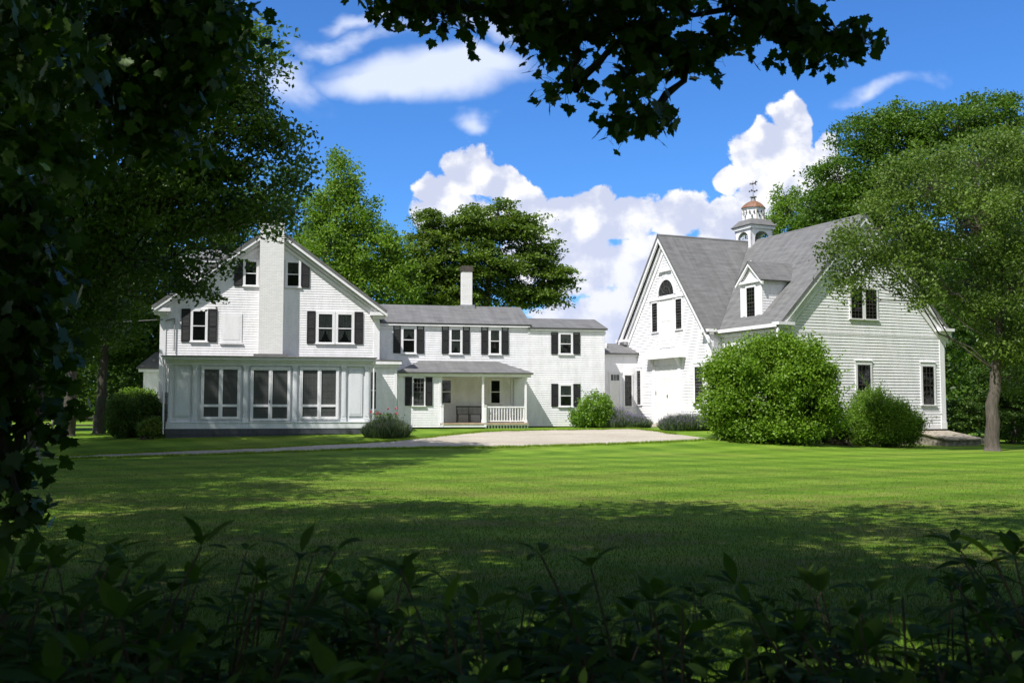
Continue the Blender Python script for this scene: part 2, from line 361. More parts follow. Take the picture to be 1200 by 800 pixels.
def tree(name, label, cat, base, lobes, tr=.3, rc=.8, dens=1., per=120, leaf=.17, flat=.55, m='leaf_maple', bark='bark', group=None,
         seed=1, up=.7, w=.30, fork=None, trunk=None, limbs=True, poly=False, keepf=None, twig=1., inner=.35, lmin=0., crown='crown', shoots=0):
    rs = np.random.RandomState(seed)
    bx, by = base[:2]; bz = base[2] if len(base) > 2 else float(terrain(np.array(bx), np.array(by)))-.05
    root = empty(name, (bx, by, bz), label=label, cat=cat, group=group)
    O = np.array([bx, by, bz])
    C = clumps(rs, lobes, rc, dens, inner)
    if keepf is not None: C = C[keepf(C)]
    P, idx = spray(rs, C, rc, per, flat)
    if keepf is not None:
        k_ = keepf(P); P, idx = P[k_], idx[k_]
    if shoots:
        ext = []; cen = C.mean(0)
        for q in range(shoots):
            c0 = C[rs.randint(len(C))]; d0 = c0-cen; d0[2] = abs(d0[2])+.5; d0 = d0/np.linalg.norm(d0)+rs.randn(3)*.25
            if d0[2] < .1: continue
            Ls_ = rc*rs.uniform(1.0, 2.3); u = np.linspace(.2, 1, 16)[:, None]; ext.append(c0+d0*Ls_*u+rs.randn(16, 3)*leaf*.4)
        e_ = np.concatenate(ext); P = np.concatenate([P, e_]); idx = np.concatenate([idx, rs.randint(0, len(C), len(e_))])
    crnd = rs.uniform(0, 1, len(C))
    if poly: v, f = leaf_poly(rs, P-O, leaf, up)
    else: v, f = leaf_quads(rs, P-O, leaf, up, w)
    rnd = np.clip(.55*crnd[idx]+.45*rs.uniform(0, 1, len(P)), 0, 1)
    me = npmesh(name+'_'+crown, v, f, M[m], rnd); link(crown, me, root)
    T = Tubes(7)
    Ls = np.array([L[:3] for L in lobes]); top = Ls[:, 2].max(); low = Ls[:, 2].min()
    if limbs:
        tp = trunk if trunk is not None else [(bx, by, bz), (bx+.15, by, bz+(low-bz)*.5), (Ls[:, 0].mean()*.5+bx*.5, Ls[:, 1].mean()*.5+by*.5, low*.6+top*.4), tuple(Ls[Ls[:, 2].argmax()])]
        tp = np.array(tp, float); t = np.linspace(0, len(tp)-1, 14); kk = np.arange(len(tp))
        tpp = np.stack([np.interp(t, kk, tp[:, j]) for j in range(3)], 1)
        tpp[1:-1] = (tpp[:-2]+2*tpp[1:-1]+tpp[2:])/4; tpp[1:-1] += rs.randn(12, 3)*.04*np.array([1, 1, .3])
        tpp = np.concatenate([tpp[:1], tpp[:1]+(tpp[1]-tpp[0])*.12, tpp[:1]+(tpp[1]-tpp[0])*.35, tpp[1:]])
        rad = tr*np.concatenate([[1.55, 1.15, 1.02], np.linspace(.97, .14, 13)])
        T.add(tpp-O, rad, 12)
        for li, L in enumerate(lobes):
            c = np.array(L[:3]); hd = np.hypot(c[0]-tpp[:, 0], c[1]-tpp[:, 1])
            zz = c[2]-.55*hd; j = int(np.argmin(np.abs(tpp[3:, 2]-np.maximum(zz[3:], max(low*.45+bz*.55, lmin))))+3)
            s0 = tpp[j]; r0 = min(rad[j]*.6, tr*.5)
            r0 *= min(1., max(L[3:6])/3.2); lp = curve(rs, s0, c, 7, .05, .06); T.add(lp-O, np.linspace(r0, r0*.3, 7), 7)
            dd = (((C-c)/np.array(L[3:6]))**2).sum(1); own = np.where(dd < 1.05)[0]
            if len(own) > 60*twig: own = rs.choice(own, int(60*twig), replace=False)
            for q in own:
                g = lp[rs.randint(3, 7)]; n_ = max(.012, r0*.28)
                T.add(curve(rs, g, C[q], 5, .07, .03)-O, np.linspace(n_, n_*.25, 5), 4)
    else:
        for q in rs.choice(len(C), min(len(C), 40), replace=False):
            g = np.array([bx+rs.randn()*.15, by+rs.randn()*.15, bz]); T.add(curve(rs, g, C[q], 5, .06, .0)-O, np.linspace(.03, .008, 5), 5)
    T.build('trunk' if limbs else 'stems', M[bark], root)
    return root

# ------------------------------------------------------------------ building tools
class Fac:      # facade frame: u along the wall, w outward, z up
    def __init__(s, o, du, dw): s.o, s.du, s.dw = Vector(o), Vector(du), Vector(dw)
    def __call__(s, u, w, z): return s.o+s.du*u+s.dw*w+Vector((0, 0, z))
    def hexa(s, mb, u0, u1, w0, w1, z0, z1):
        mb.hexa([s(u0,w0,z0), s(u1,w0,z0), s(u1,w1,z0), s(u0,w1,z0), s(u0,w0,z1), s(u1,w0,z1), s(u1,w1,z1), s(u0,w1,z1)])
    def at(s, w): return Fac(s.o+s.dw*w, s.du, s.dw)
def clap(mb, F, z0, z1, l, r, pitch=.115, t=.016):
    l = l if callable(l) else (lambda z, q=l: q); r = r if callable(r) else (lambda z, q=r: q)
    z = z0
    while z < z1-.01:
        zt = min(z+pitch, z1); a, b_, c, d = l(z), r(z), r(zt), l(zt)
        if b_-a > .01:
            a2 = a; d2 = d
            mb.face([F(a, t, z), F(b_, t, z), F(c, .002, zt), F(d, .002, zt)])
            mb.face([F(a, 0, z), F(b_, 0, z), F(b_, t, z), F(a, t, z)])
        z = zt
def window(F, x0, x1, z0, z1, parent, cols=1, rows=1, curtain=None, head=.0, casing=.07, sill=True, name='window', mcol='trim', sash='trim'):
    f = MB(); c = casing
    F.hexa(f, x0, x0+c, .0, .055, z0, z1); F.hexa(f, x1-c, x1, .0, .055, z0, z1)
    F.hexa(f, x0, x1, .0, .058, z1-c, z1+.02+head)
    if head: F.hexa(f, x0-.03, x1+.03, .0, .085, z1+.02+head, z1+.055+head)
    fr = f.build(name, M[mcol], parent)
    if sill:
        s_ = MB(); F.hexa(s_, x0-.04, x1+.04, .0, .09, z0-.05, z0+.005); s_.build('sill', M[mcol], fr)
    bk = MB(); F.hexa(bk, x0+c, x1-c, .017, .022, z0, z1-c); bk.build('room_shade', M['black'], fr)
    if curtain:
        k = MB(); zc0, zc1 = z0+(z1-z0)*curtain[0], z0+(z1-z0)*curtain[1]; n = 14; a0, a1 = x0+c+.01, x1-c-.01
        for side in (0, 1):
            for q in range(n//2):
                ua, ub = a0+(a1-a0)*.5*q/(n//2), a0+(a1-a0)*.5*(q+1)/(n//2)
                if side: ua, ub = a0+a1-ub, a0+a1-ua
                wa, wb = (.024, .034) if q % 2 else (.034, .024)
                lift = (zc1-zc0)*curtain[2]*(q/(n//2))**2 if len(curtain) > 2 else 0
                k.face([F(ua, wa, zc0+lift), F(ub, wb, zc0+lift), F(ub, wb, zc1), F(ua, wa, zc1)])
        k.build('curtain', M['curtain'], fr, recalc=False)
    s2 = MB(); zm = (z0+z1-c)/2; sb = .038
    for k_, (a, b_, w) in enumerate(((z0+.005, zm+.02, .040), (zm-.02, z1-c, .047))):
        F.hexa(s2, x0+c, x0+c+sb, w, w+.012, a, b_); F.hexa(s2, x1-c-sb, x1-c, w, w+.012, a, b_)
        F.hexa(s2, x0+c+sb, x1-c-sb, w, w+.012, a, a+sb*1.1); F.hexa(s2, x0+c+sb, x1-c-sb, w, w+.012, b_-sb, b_)
        for i in range(1, cols):
            u = x0+c+sb+(x1-x0-2*c-2*sb)*i/cols; F.hexa(s2, u-.010, u+.010, w+.001, w+.011, a+sb, b_-sb)
        for j in range(1, rows):
            zz = a+sb+(b_-a-2*sb)*j/rows; F.hexa(s2, x0+c+sb, x1-c-sb, w+.002, w+.010, zz-.011, zz+.011)
    s2.build('sash', M[sash], fr)
    g = MB(); F.hexa(g, x0+c+.005, x1-c-.005, .0365, .039, z0+.01, z1-c-.005); g.build('pane', M['glass'], fr)
    return fr
def shutter(F, x0, x1, z0, z1, parent):
    s = MB(); t = .05; zm = z0+(z1-z0)*.48
    for a, b_ in ((x0, x0+t), (x1-t, x1)): F.hexa(s, a, b_, .018, .055, z0, z1)
    for a, b_ in ((z0, z0+.08), (zm-.03, zm+.03), (z1-.06, z1)): F.hexa(s, x0+t, x1-t, .018, .052, a, b_)
    for a, b_ in ((z0+.08, zm-.03), (zm+.03, z1-.06)):
        n = max(3, int((b_-a)/.055))
        for i in range(n):
            q = a+(b_-a)*i/n; h = (b_-a)/n
            s.hexa([F(x0+t, .022, q+h*.75), F(x1-t, .022, q+h*.75), F(x1-t, .048, q+.002), F(x0+t, .048, q+.002),
                    F(x0+t, .026, q+h*.98), F(x1-t, .026, q+h*.98), F(x1-t, .052, q+h*.22), F(x0+t, .052, q+h*.22)])
    return s.build('shutter', M['shutter'], parent)
def boards(F, items, name, m, parent):
    if name in ('corner_board', 'wall_panel', 'downpipe', 'door_casing') and len(items) > 1:
        return [boards(F, [i], name, m, parent) for i in items][0]
    mb = MB()
    for (u0, u1, w0, w1, z0, z1) in items: F.hexa(mb, u0, u1, w0, w1, z0, z1)
    return mb.build(name, M[m], parent)
def slope_beam(mb, F, a, b_, h, w0, w1):    # a, b_ = (u, z) of the lower edge; h = depth below, perpendicular-ish (vertical)
    (ua, za), (ub, zb) = a, b_
    mb.hexa([F(ua, w0, za-h), F(ua, w1, za-h), F(ua, w1, za), F(ua, w0, za), F(ub, w0, zb-h), F(ub, w1, zb-h), F(ub, w1, zb), F(ub, w0, zb)])

# ------------------------------------------------------------------ farmhouse
hs = empty('farmhouse', (-16.176, 47.0, 0), R(12), label='long white clapboard farmhouse with black shutters, glazed sunroom and brick chimney', cat='house')
EX, EY = (1, 0, 0), (0, 1, 0)
F0 = Fac((0, 0, 0), EX, (0, -1, 0))           # main gable wall
sl = .735; RX = 5.0; RZ = 10.38
def roofz(x): return RZ-sl*abs(x-RX)
w = MB()
gz = lambda z: max(0., RX-(RZ-.1-z)/sl) ; gr = lambda z: min(10., RX+(RZ-.1-z)/sl)
clap(w, F0, .75, 10.2, gz, gr, .115, .016)
clap(w, Fac((0, 9, 0), (1,0,0), (0,1,0)), .75, 10.2, gz, gr)
clap(w, Fac((0, 0, 0), (0,1,0), (-1,0,0)), .75, 6.6, 0, 9)
clap(w, Fac((10, 0, 0), (0,1,0), (1,0,0)), .75, 6.6, 0, 9)
w.build('gable_wall', M['white'], hs)
w = MB(); w.box(.03, 9.97, .03, 8.97, .0, .76); w.build('foundation', M['stone'], hs)
r = MB(); t = .12
x_l, x_r = -.38, 10.38
r.slab([(x_l, -.42, roofz(x_l)), (x_l, 9.4, roofz(x_l)), (RX, 9.4, RZ), (RX, -.42, RZ)], t)
r.slab([(x_r, -.42, roofz(x_r)), (x_r, 9.4, roofz(x_r)), (RX, 9.4, RZ), (RX, -.42, RZ)], t)
rf = r.build('gable_roof', M['shingle'], hs)
tr_ = MB()
for s_ in (-1, 1):
    xe = RX+s_*5.36
    slope_beam(tr_, F0, (xe, roofz(xe)-.13), (RX, RZ-.13), .17, .30, .40)      # rake fascia
    slope_beam(tr_, F0, (xe-s_*.25, roofz(xe-s_*.25)-.24), (RX, RZ-.24), .24, .0, .20)
    slope_beam(tr_, F0, (xe-s_*.36, roofz(xe-s_*.36)-.50), (RX, RZ-.50), .20, .0, .07)
    a, b_ = sorted((xe, RX+s_*4.55)); F0.hexa(tr_, a, b_, -.1, .36, 6.20, 6.36); a, b_ = sorted((xe-s_*.08, RX+s_*4.7)); F0.hexa(tr_, a, b_, .0, .24, 6.06, 6.20)
    a, b_ = sorted((RX+s_*5.36, RX+s_*4.98)); tr_.box(a, b_, .0, 9.2, 6.22, 6.42)
tr_.build('cornice', M['trim'], hs)
boards(F0, [(-.03, .24, -.1, .045, .75, 6.06), (9.76, 10.03, -.1, .045, .75, 6.06)], 'corner_board', 'trim', hs)
# dormer on the left roof slope
d = MB(); FD = Fac((0, 2.0, 0), EX, (0,-1,0)); clap(d, FD, 7.2, 9.0, .75, 3.1); clap(d, Fac((.75, 0, 0), EY, (-1,0,0)), 7.2, 9.0, 2.0, 7.0)
dm = d.build('dormer', M['white'], hs)
d = MB(); d.slab([(.50, 1.75, 9.0), (4.3, 1.75, 9.0), (4.3, 4.2, 9.78), (1.7, 4.2, 9.78)], .07); d.slab([(.50, 1.75, 9.0), (.50, 7.0, 9.0), (1.7, 6., 9.78), (1.7, 4.2, 9.78)], .07)
d.slab([(4.3, 7.2, 9.0), (.50, 7.2, 9.0), (1.7, 4.2, 9.78), (4.3, 4.2, 9.78)], .07)
d.build('dormer_roof', M['shingle'], dm)
d = MB(); d.box(.55, 3.2, 1.8, 1.98, 8.82, 8.93); d.build('dormer_cornice', M['trim'], dm)
# chimney on the gable
c = MB(); c.box(4.40, 5.50, -.55, .25, .8, 10.35); c.box(4.33, 5.57, -.59, .55, 10.35, 10.47); c.box(4.40, 5.50, -.55, .50, 10.47, 10.70)
c.build('chimney', M['brick'], hs)
# gable windows
window(F0, 3.64, 4.34, 7.50, 8.74, hs, curtain=(.45, .94, .3)); shutter(F0, 3.23, 3.62, 7.48, 8.74, hs)
window(F0, 5.57, 6.29, 7.50, 8.76, hs, curtain=(.45, .94, .4)); shutter(F0, 6.31, 6.70, 7.48, 8.76, hs)
window(F0, 1.32, 2.08, 4.86, 6.36, hs); shutter(F0, .91, 1.30, 4.84, 6.36, hs); shutter(F0, 2.10, 2.50, 4.84, 6.36, hs)
boards(F0, [(2.69, 3.62, .0, .045, 4.82, 6.20), (2.63, 3.68, .0, .08, 4.75, 4.81), (2.78, 3.53, .045, .052, 4.95, 6.08)], 'blind_panel', 'trim', hs)
window(F0, 7.02, 7.91, 4.85, 6.36, hs, curtain=(.05, .94, .5), casing=.09); window(F0, 7.93, 8.82, 4.85, 6.36, hs, curtain=(.05, .94, .5), casing=.09)
shutter(F0, 6.60, 7.00, 4.83, 6.36, hs); shutter(F0, 8.84, 9.24, 4.83, 6.36, hs)
# drain pipe and meter at left corner
p = MB()
for a, b_ in (((.62, -.08, 4.4), (.62, -.08, 5.9)), ((.62, -.08, 5.9), (.22, -.1, 5.78)), ((.34, -.09, .9), (.34, -.09, 4.1))): p.tube(a, b_, .028, .028)
p.box(.24, .44, -.17, -.05, 1.55, 1.95); p.box(.27, .41, -.2, -.05, 2.25, 2.5)
p.build('conduit', M['metal'], hs)

# sunroom: its own part with everything of it below
FS = Fac((0, -2.4, 0), EX, (0,-1,0))
s = MB()
s.box(.66, 9.42, -2.37, 0, .85, 3.8)
sun = s.build('sunroom', M['shadedwhite'], hs)
boards(FS, [(.60, 9.48, -.2, .02, .35, .62), (.58, 9.50, -.2, .045, .62, .87), (.60, 9.48, -2.4, -.2, .35, .86)], 'skirt_board', 'darkgrey', sun)
boards(FS, [(.60, 9.48, -.05, .06, .875, 1.13), (.58, 9.50, -.05, .085, 1.13, 1.17)], 'base_moulding', 'shadedwhite', sun)
boards(FS, [(.62, 9.46, -.05, .05, 3.66, 3.80), (.55, 9.53, -2.4, .12, 3.80, 3.90), (.42, 9.66, -2.4, .26, 3.90, 4.02)], 'cornice', 'trim', sun)
s = MB(); q = [(.38, -2.70, 4.02), (9.70, -2.70, 4.02), (9.70, -.02, 4.07), (.38, -.02, 4.07)]
s.slab([(.36, -2.72, 4.06), (9.72, -2.72, 4.06), (8.9, -.03, 4.22), (1.2, -.03, 4.22)], .04)
s.slab([(9.72, -2.72, 4.06), (9.72, -.03, 4.06), (8.9, -.03, 4.22)], .04); s.slab([(.36, -2.72, 4.06), (.36, -.03, 4.06), (1.2, -.03, 4.22)], .04)
s.box(4.2, 5.7, -.95, -.03, 4.12, 4.27)
s.build('sunroom_roof', M['shingle2'], sun)
for a, b_ in ((.66, .86), (1.66, 1.92), (3.82, 4.07), (5.95, 6.20), (8.11, 8.37), (9.16, 9.42)):
    pil = [(a+.03, b_-.03, .0, .045, 1.30, 3.60), (a, b_, .0, .06, 1.17, 1.32), (a, b_, .0, .06, 3.55, 3.66), (a+.07, b_-.07, .045, .055, 1.4, 3.48)]
    boards(FS, pil, 'pilaster', 'shadedwhite', sun)
for a, b_ in ((.95, 1.58), (8.46, 9.08)): boards(FS, [(a, b_, -.0, .012, 1.42, 3.50), (a+.07, b_-.07, .012, .022, 1.50, 3.42)], 'moulded_panel', 'shadedwhite', sun)
def glazed(x0, x1, z0, z1, door=False):
    f = MB(); c_ = .07; mid = (x0+x1)/2
    for a, b_ in ((x0, x0+c_), (x1-c_, x1), (mid-.03, mid+.03)): FS.hexa(f, a, b_, .0, .065, z0, z1)
    FS.hexa(f, x0, x1, .0, .067, z1-.06, z1+.02); FS.hexa(f, x0, x1, .0, .067, z0, z0+.05)
    fr = f.build('double_door' if door else 'window', M['trim'], sun)
    ls = MB(); sc_ = MB(); mu = MB()
    for a, b_ in ((x0+c_, mid-.03), (mid+.03, x1-c_)):
        t_ = .055
        FS.hexa(ls, a, a+t_, .03, .055, z0+.05, z1-.06); FS.hexa(ls, b_-t_, b_, .03, .055, z0+.05, z1-.06)
        for za, zb in ((z0+.05, z0+.11), (1.83, 1.94), (z1-.12, z1-.06)): FS.hexa(ls, a+t_, b_-t_, .03, .053, za, zb)
        FS.hexa(sc_, a+t_, b_-t_, .010, .016, z0+.11, 1.83); FS.hexa(sc_, a+t_, b_-t_, .010, .016, 1.94, z1-.12)
        for k_ in (1, 2):
            u = a+t_+(b_-a-2*t_)*k_/3; FS.hexa(mu, u-.010, u+.010, .0165, .026, z0+.11, 1.83); FS.hexa(mu, u-.010, u+.010, .0165, .026, 1.94, z1-.12)
        for k_ in range(1, 5): zz = 1.94+(z1-.12-1.94)*k_/5; FS.hexa(mu, a+t_, b_-t_, .0165, .025, zz-.010, zz+.010)
        FS.hexa(mu, a+t_, b_-t_, .0165, .025, (z0+.11+1.83)/2-.01, (z0+.11+1.83)/2+.01)
    ls.build('leaf_frame', M['trim'], fr); sc_.build('screen', M['screen'], fr); mu.build('glazing_bars', M['bars'], fr)
    if door:
        h = MB(); FS.hexa(h, mid-.045, mid-.02, .06, .11, 2.0, 2.14); h.build('handle', M['black'], fr)
glazed(2.05, 3.72, 1.29, 3.60); glazed(4.16, 5.88, 1.21, 3.58, True); glazed(6.30, 8.02, 1.29, 3.60)
for a, b_ in ((9.58, 9.64), (.50, .44)): p = MB(); p.tube((a, -2.5, .65), (a, -2.5, 3.6), .035, .035); p.tube((a, -2.5, 3.6), (b_, -2.62, 3.9), .035, .035); p.build('downpipe', M['trim'], sun)
# small bay between sunroom and wing
FB = Fac((0, -.3, 0), EX, (0,-1,0))
w = MB(); clap(w, FB, .85, 3.8, 9.5, 10.82); clap(w, Fac((10.82, 0, 0), EY, (1,0,0)), .85, 3.8, -.3, 2.4); w.box(9.5, 10.80, -.28, 2.4, .2, 3.8)
bay = w.build('side_bay', M['white'], hs)
boards(FB, [(10.72, 10.86, -.02, .03, .85, 3.75), (9.5, 10.95, -.1, .12, 3.72, 3.86), (9.5, 11.05, -2.7, .22, 3.86, 4.02)], 'cornice', 'trim', bay)
s = MB(); s.slab([(9.5, -.54, 4.08), (11.08, -.54, 4.06), (10.6, 2.38, 4.22), (9.5, 2.38, 4.30)], .05); s.build('bay_roof', M['shingle2'], bay)
window(FB, 9.52, 9.96, 1.70, 3.60, bay)

# ------------- wing
YW = 2.4
FW = Fac((0, YW, 0), EX, (0,-1,0))
w = MB(); clap(w, FW, .86, 6.0, 10., 17.86, .115, .02); clap(w, FW, .86, 5.9, 17.86, 22.04, .115, .02)
gl_ = lambda z, e=5.98, k=.40: YW+max(0, (z-e)/k); grr = lambda z, e=5.98, k=.40: 7.4-max(0, (z-e)/k)
clap(w, Fac((17.86, 0, 0), EY, (1,0,0)), 5.2, 7.1, lambda z: gl_(z, 6.05, .44), lambda z: grr(z, 6.05, .44))
clap(w, Fac((22.04, 0, 0), EY, (1,0,0)), .86, 6.55, lambda z: gl_(z, 5.93, .26), lambda z: grr(z, 5.93, .26))
clap(w, Fac((0, 7.4, 0), EX, (0,1,0)), .86, 5.9, 10., 22.04)
w.build('wing_wall', M['white'], hs)
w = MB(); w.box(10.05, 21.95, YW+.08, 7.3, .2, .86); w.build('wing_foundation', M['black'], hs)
r = MB(); r.slab([(9.9, 2.22, 6.10), (18.05, 2.22, 6.10), (18.05, 4.9, 7.27), (9.9, 4.9, 7.27)], .09); r.slab([(9.9, 7.7, 6.10), (18.05, 7.7, 6.10), (18.05, 4.9, 7.27), (9.9, 4.9, 7.27)], .09)
r.build('wing_roof', M['shingle'], hs)
r = MB(); r.slab([(17.88, 2.24, 5.97), (22.18, 2.24, 5.97), (22.25, 4.9, 6.68), (17.88, 4.9, 6.68)], .09); r.slab([(17.88, 7.7, 5.97), (22.25, 7.7, 5.97), (22.25, 4.9, 6.68), (17.88, 4.9, 6.68)], .09)
r.build('lower_wing_roof', M['shingle'], hs)
boards(FW, [(9.95, 17.98, .0, .14, 5.95, 6.03), (9.95, 17.95, .0, .04, 5.78, 5.93), (17.99, 22.1, .0, .12, 5.83, 5.90), (17.88, 22.1, .0, .035, 5.66, 5.80)], 'wing_cornice', 'trim', hs)
c = MB(); c.box(14.80, 15.34, 4.65, 5.2, 7.0, 9.12); ch = c.build('chimney', M['brick'], hs)
c = MB(); c.box(14.77, 15.37, 4.62, 5.23, 9.12, 9.42); c.build('chimney_cap', M['ironmetal'], ch)
c = MB(); c.box(14.68, 15.46, 4.5, 5.3, 7.05, 7.30); c.build('flashing', M['metal'], ch)
for (sa, sb_, wa, wb, z0, z1, cu) in ((10.91, 11.28, 11.31, 12.08, 4.55, 5.98, (.5,.94,.5)), (13.38, 13.74, 13.77, 14.44, 4.55, 5.98, (.05,.94,.3)), (15.42, 15.78, 15.81, 16.47, 4.55, 5.98, (.5,.94,.0)),
                               (19.13, 19.49, 19.52, 20.30, 4.60, 5.74, (.3,.94,.6)), (19.13, 19.49, 19.52, 20.30, 1.87, 3.06, (.5,.94,.1))):
    window(FW, wa, wb, z0, z1, hs, curtain=cu); shutter(FW, sa, sb_, z0, z1, hs); shutter(FW, wb+.03, wb+.03+(sb_-sa), z0, z1, hs)
# ------------- porch on the wing
YP = .2
FP = Fac((0, YP, 0), EX, (0,-1,0))
p = MB(); p.slab([(10.88, -.04, 3.52), (17.62, -.04, 3.52), (16.35, YW-.02, 4.16), (12.2, YW-.02, 4.16)], .07)
p.slab([(17.62, -.04, 3.52), (17.62, YW-.02, 3.52), (16.35, YW-.02, 4.16)], .07); p.slab([(10.88, -.04, 3.52), (10.88, YW-.02, 3.52), (12.2, YW-.02, 4.16)], .07)
por = p.build('porch_roof', M['shingle'], hs)
boards(FP, [(10.95, 17.52, -.25, .12, 3.32, 3.44), (10.90, 17.60, -2.15, .20, 3.44, 3.49), (17.2, 17.52, -2.2, -.25, 3.3, 3.44)], 'beam', 'trim', por)
w = MB(); clap(w, FP, .86, 3.34, 10.98, 12.98, .115, .013); clap(w, Fac((13.0, 0, 0), EY, (1,0,0)), 1.05, 3.4, YP, YW); clap(w, Fac((10.96, 0, 0), EY, (-1,0,0)), .86, 3.4, YP, YW)
en = w.build('enclosed_entry', M['white'], hs)
boards(FP, [(10.93, 11.03, -.1, .03, .86, 3.34), (12.93, 13.04, -.06, .03, .95, 3.34)], 'corner_board', 'trim', en)
window(FP, 11.64, 12.27, 1.90, 3.28, en, 3, 3, curtain=(.02, .5), sash='bars', casing=.05); shutter(FP, 11.29, 11.62, 1.90, 3.28, en); shutter(FP, 12.29, 12.62, 1.90, 3.28, en)
boards(FP, [(13.0, 17.4, -2.2, .12, .98, 1.06)], 'porch_floor', 'deck', hs)
boards(FP, [(12.95, 15.2, .0, .10, .86, .976), (15.2, 17.42, .0, .10, .93, .976)], 'porch_fascia', 'trim', hs)
for x in (13.04, 15.13, 17.28):
    p = MB(); FP.hexa(p, x-.05, x+.05, -.10, .0, 1.06, 3.32); FP.hexa(p, x-.075, x+.075, -.125, .025, 3.20, 3.32); FP.hexa(p, x-.07, x+.07, -.12, .02, 1.06, 1.20)
    p.build('post', M['trim'], hs)
for x in (13.10, 15.22):
    p = MB(); FP.hexa(p, x-.06, x+.06, .0, .12, .86, 1.88); FP.hexa(p, x-.08, x+.08, -.02, .14, 1.88, 1.93); p.build('newel_post', M['trim'], hs)
def railing(F, a, b_):
    p = MB(); F.hexa(p, a, b_, -.085, -.02, 1.80, 1.87); F.hexa(p, a, b_, -.075, -.03, 1.12, 1.18)
    n = int((b_-a)/.135)
    for k in range(n): u = a+(b_-a)*(k+.5)/n; F.hexa(p, u-.022, u+.022, -.07, -.035, 1.18, 1.80)
    p.build('railing', M['trim'], hs)
railing(FP, 15.18, 17.24); railing(Fac((17.34, 0, 0), EY, (1,0,0)), YP+.1, YW)
p = MB()
for k in range(15): u = 15.22+k*.15; FP.hexa(p, u, u+.075, .02, .04, .60, .93)
FP.hexa(p, 15.2, 17.42, .0, .02, .60, .66); lat = p.build('porch_lattice', M['trim'], hs)
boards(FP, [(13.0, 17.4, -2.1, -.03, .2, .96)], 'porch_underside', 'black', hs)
window(FW, 13.30, 13.96, 2.0, 3.30, hs); window(FW, 15.84, 16.50, 2.0, 3.30, hs)
boards(FW, [(16.98, 17.10, .0, .05, 1.06, 3.4), (17.12, 17.20, .0, .09, 1.06, 3.4)], 'downpipe', 'shadedwhite', hs)
l = MB(); l.tube((16.7, 1.6, 3.44), (16.7, 1.6, 3.2), .012, .012); l.tube((16.7, 1.6, 3.2), (16.7, 1.6, 3.02), .05, .035); l.build('porch_lamp', M['trim'], hs)
# ------------- link between wing and barn
FC = Fac((0, 5.5, 0), EX, (0,-1,0))
w = MB(); clap(w, FC, .86, 4.85, 22.04, 25.6, .115, .016)
lk = w.build('connecting_passage', M['white'], hs)
w = MB(); clap(w, Fac((0, 9.5, 0), EX, (0,1,0)), .86, 4.85, 22.04, 27.); w.build('rear_wall', M['white'], lk)
r = MB(); r.slab([(22.80, 5.25, 4.86), (26.5, 5.25, 4.86), (26.5, 7.0, 5.5), (23.15, 7.0, 5.5)], .08); r.slab([(22.80, 5.25, 4.86), (23.15, 7.0, 5.5), (22.8, 9.0, 4.86)], .08); r.slab([(26.5, 9.5, 4.7), (22.8, 9.5, 4.7), (23.15, 7.0, 5.5), (26.5, 7.0, 5.5)], .08)
r.build('passage_roof', M['shingle2'], lk)
w = MB(); clap(w, Fac((0, 6.2, 0), EX, (0,-1,0)), 4.6, 5.45, 22.0, 23.35); w.box(22.0, 23.35, 6.22, 6.5, 4.6, 5.48); w.build('parapet', M['white'], lk)
boards(FC, [(23.26, 23.34, .0, .05, .86, 3.75), (23.84, 23.92, .0, .05, .86, 3.75), (23.20, 23.98, .0, .07, 3.75, 3.85), (23.34, 23.84, .0, .052, 3.24, 3.32), (22.9, 25., .0, .1, 4.70, 4.80)], 'door_frame', 'trim', lk)
dr = boards(FC, [(23.34, 23.84, .0, .03, .86, 3.24)], 'door', 'doorwhite', lk)
boards(FC, [(23.36, 23.82, .018, .03, 3.34, 3.66)], 'transom', 'screen', lk)
boards(FC, [(23.48, 23.50, .03, .04, 3.34, 3.66), (23.58, 23.60, .03, .04, 3.34, 3.66), (23.68, 23.70, .03, .04, 3.34, 3.66)], 'glazing_bars', 'trim', lk)
window(FC, 24.08, 24.62, 1.9, 3.7, lk, 2, 3, sash='sashdark')
# ------------- small ell behind the left corner
w = MB(); FE = Fac((0, 6.0, 0), EX, (0,-1,0)); clap(w, FE, .6, 3.7, -1.5, 0.); clap(w, Fac((-1.5, 0, 0), EY, (-1,0,0)), .6, 3.7, 6., 10.); w.box(-1.48, 0, 6.02, 10, .2, 3.7); el = w.build('rear_ell', M['white'], hs)
r = MB(); r.slab([(-1.85, 5.7, 3.85), (.1, 5.7, 3.85), (.1, 7.8, 4.75), (-1.2, 7.8, 4.75)], .08); r.slab([(-1.85, 5.7, 3.85), (-1.85, 10, 3.85), (-1.2, 10, 4.75), (-1.2, 7.8, 4.75)], .08); r.slab([(.1, 10, 3.85), (-1.85, 10, 3.85), (-1.2, 7.8, 4.75), (.1, 7.8, 4.75)], .08)
r.build('ell_roof', M['shingle'], el)
boards(FE, [(-1.75, 0, -.1, .2, 3.64, 3.78), (-1.52, -1.25, 0, .04, .6, 3.64)], 'cornice', 'trim', el)
window(FE, -.72, -.08, 1.4, 3.3, el)

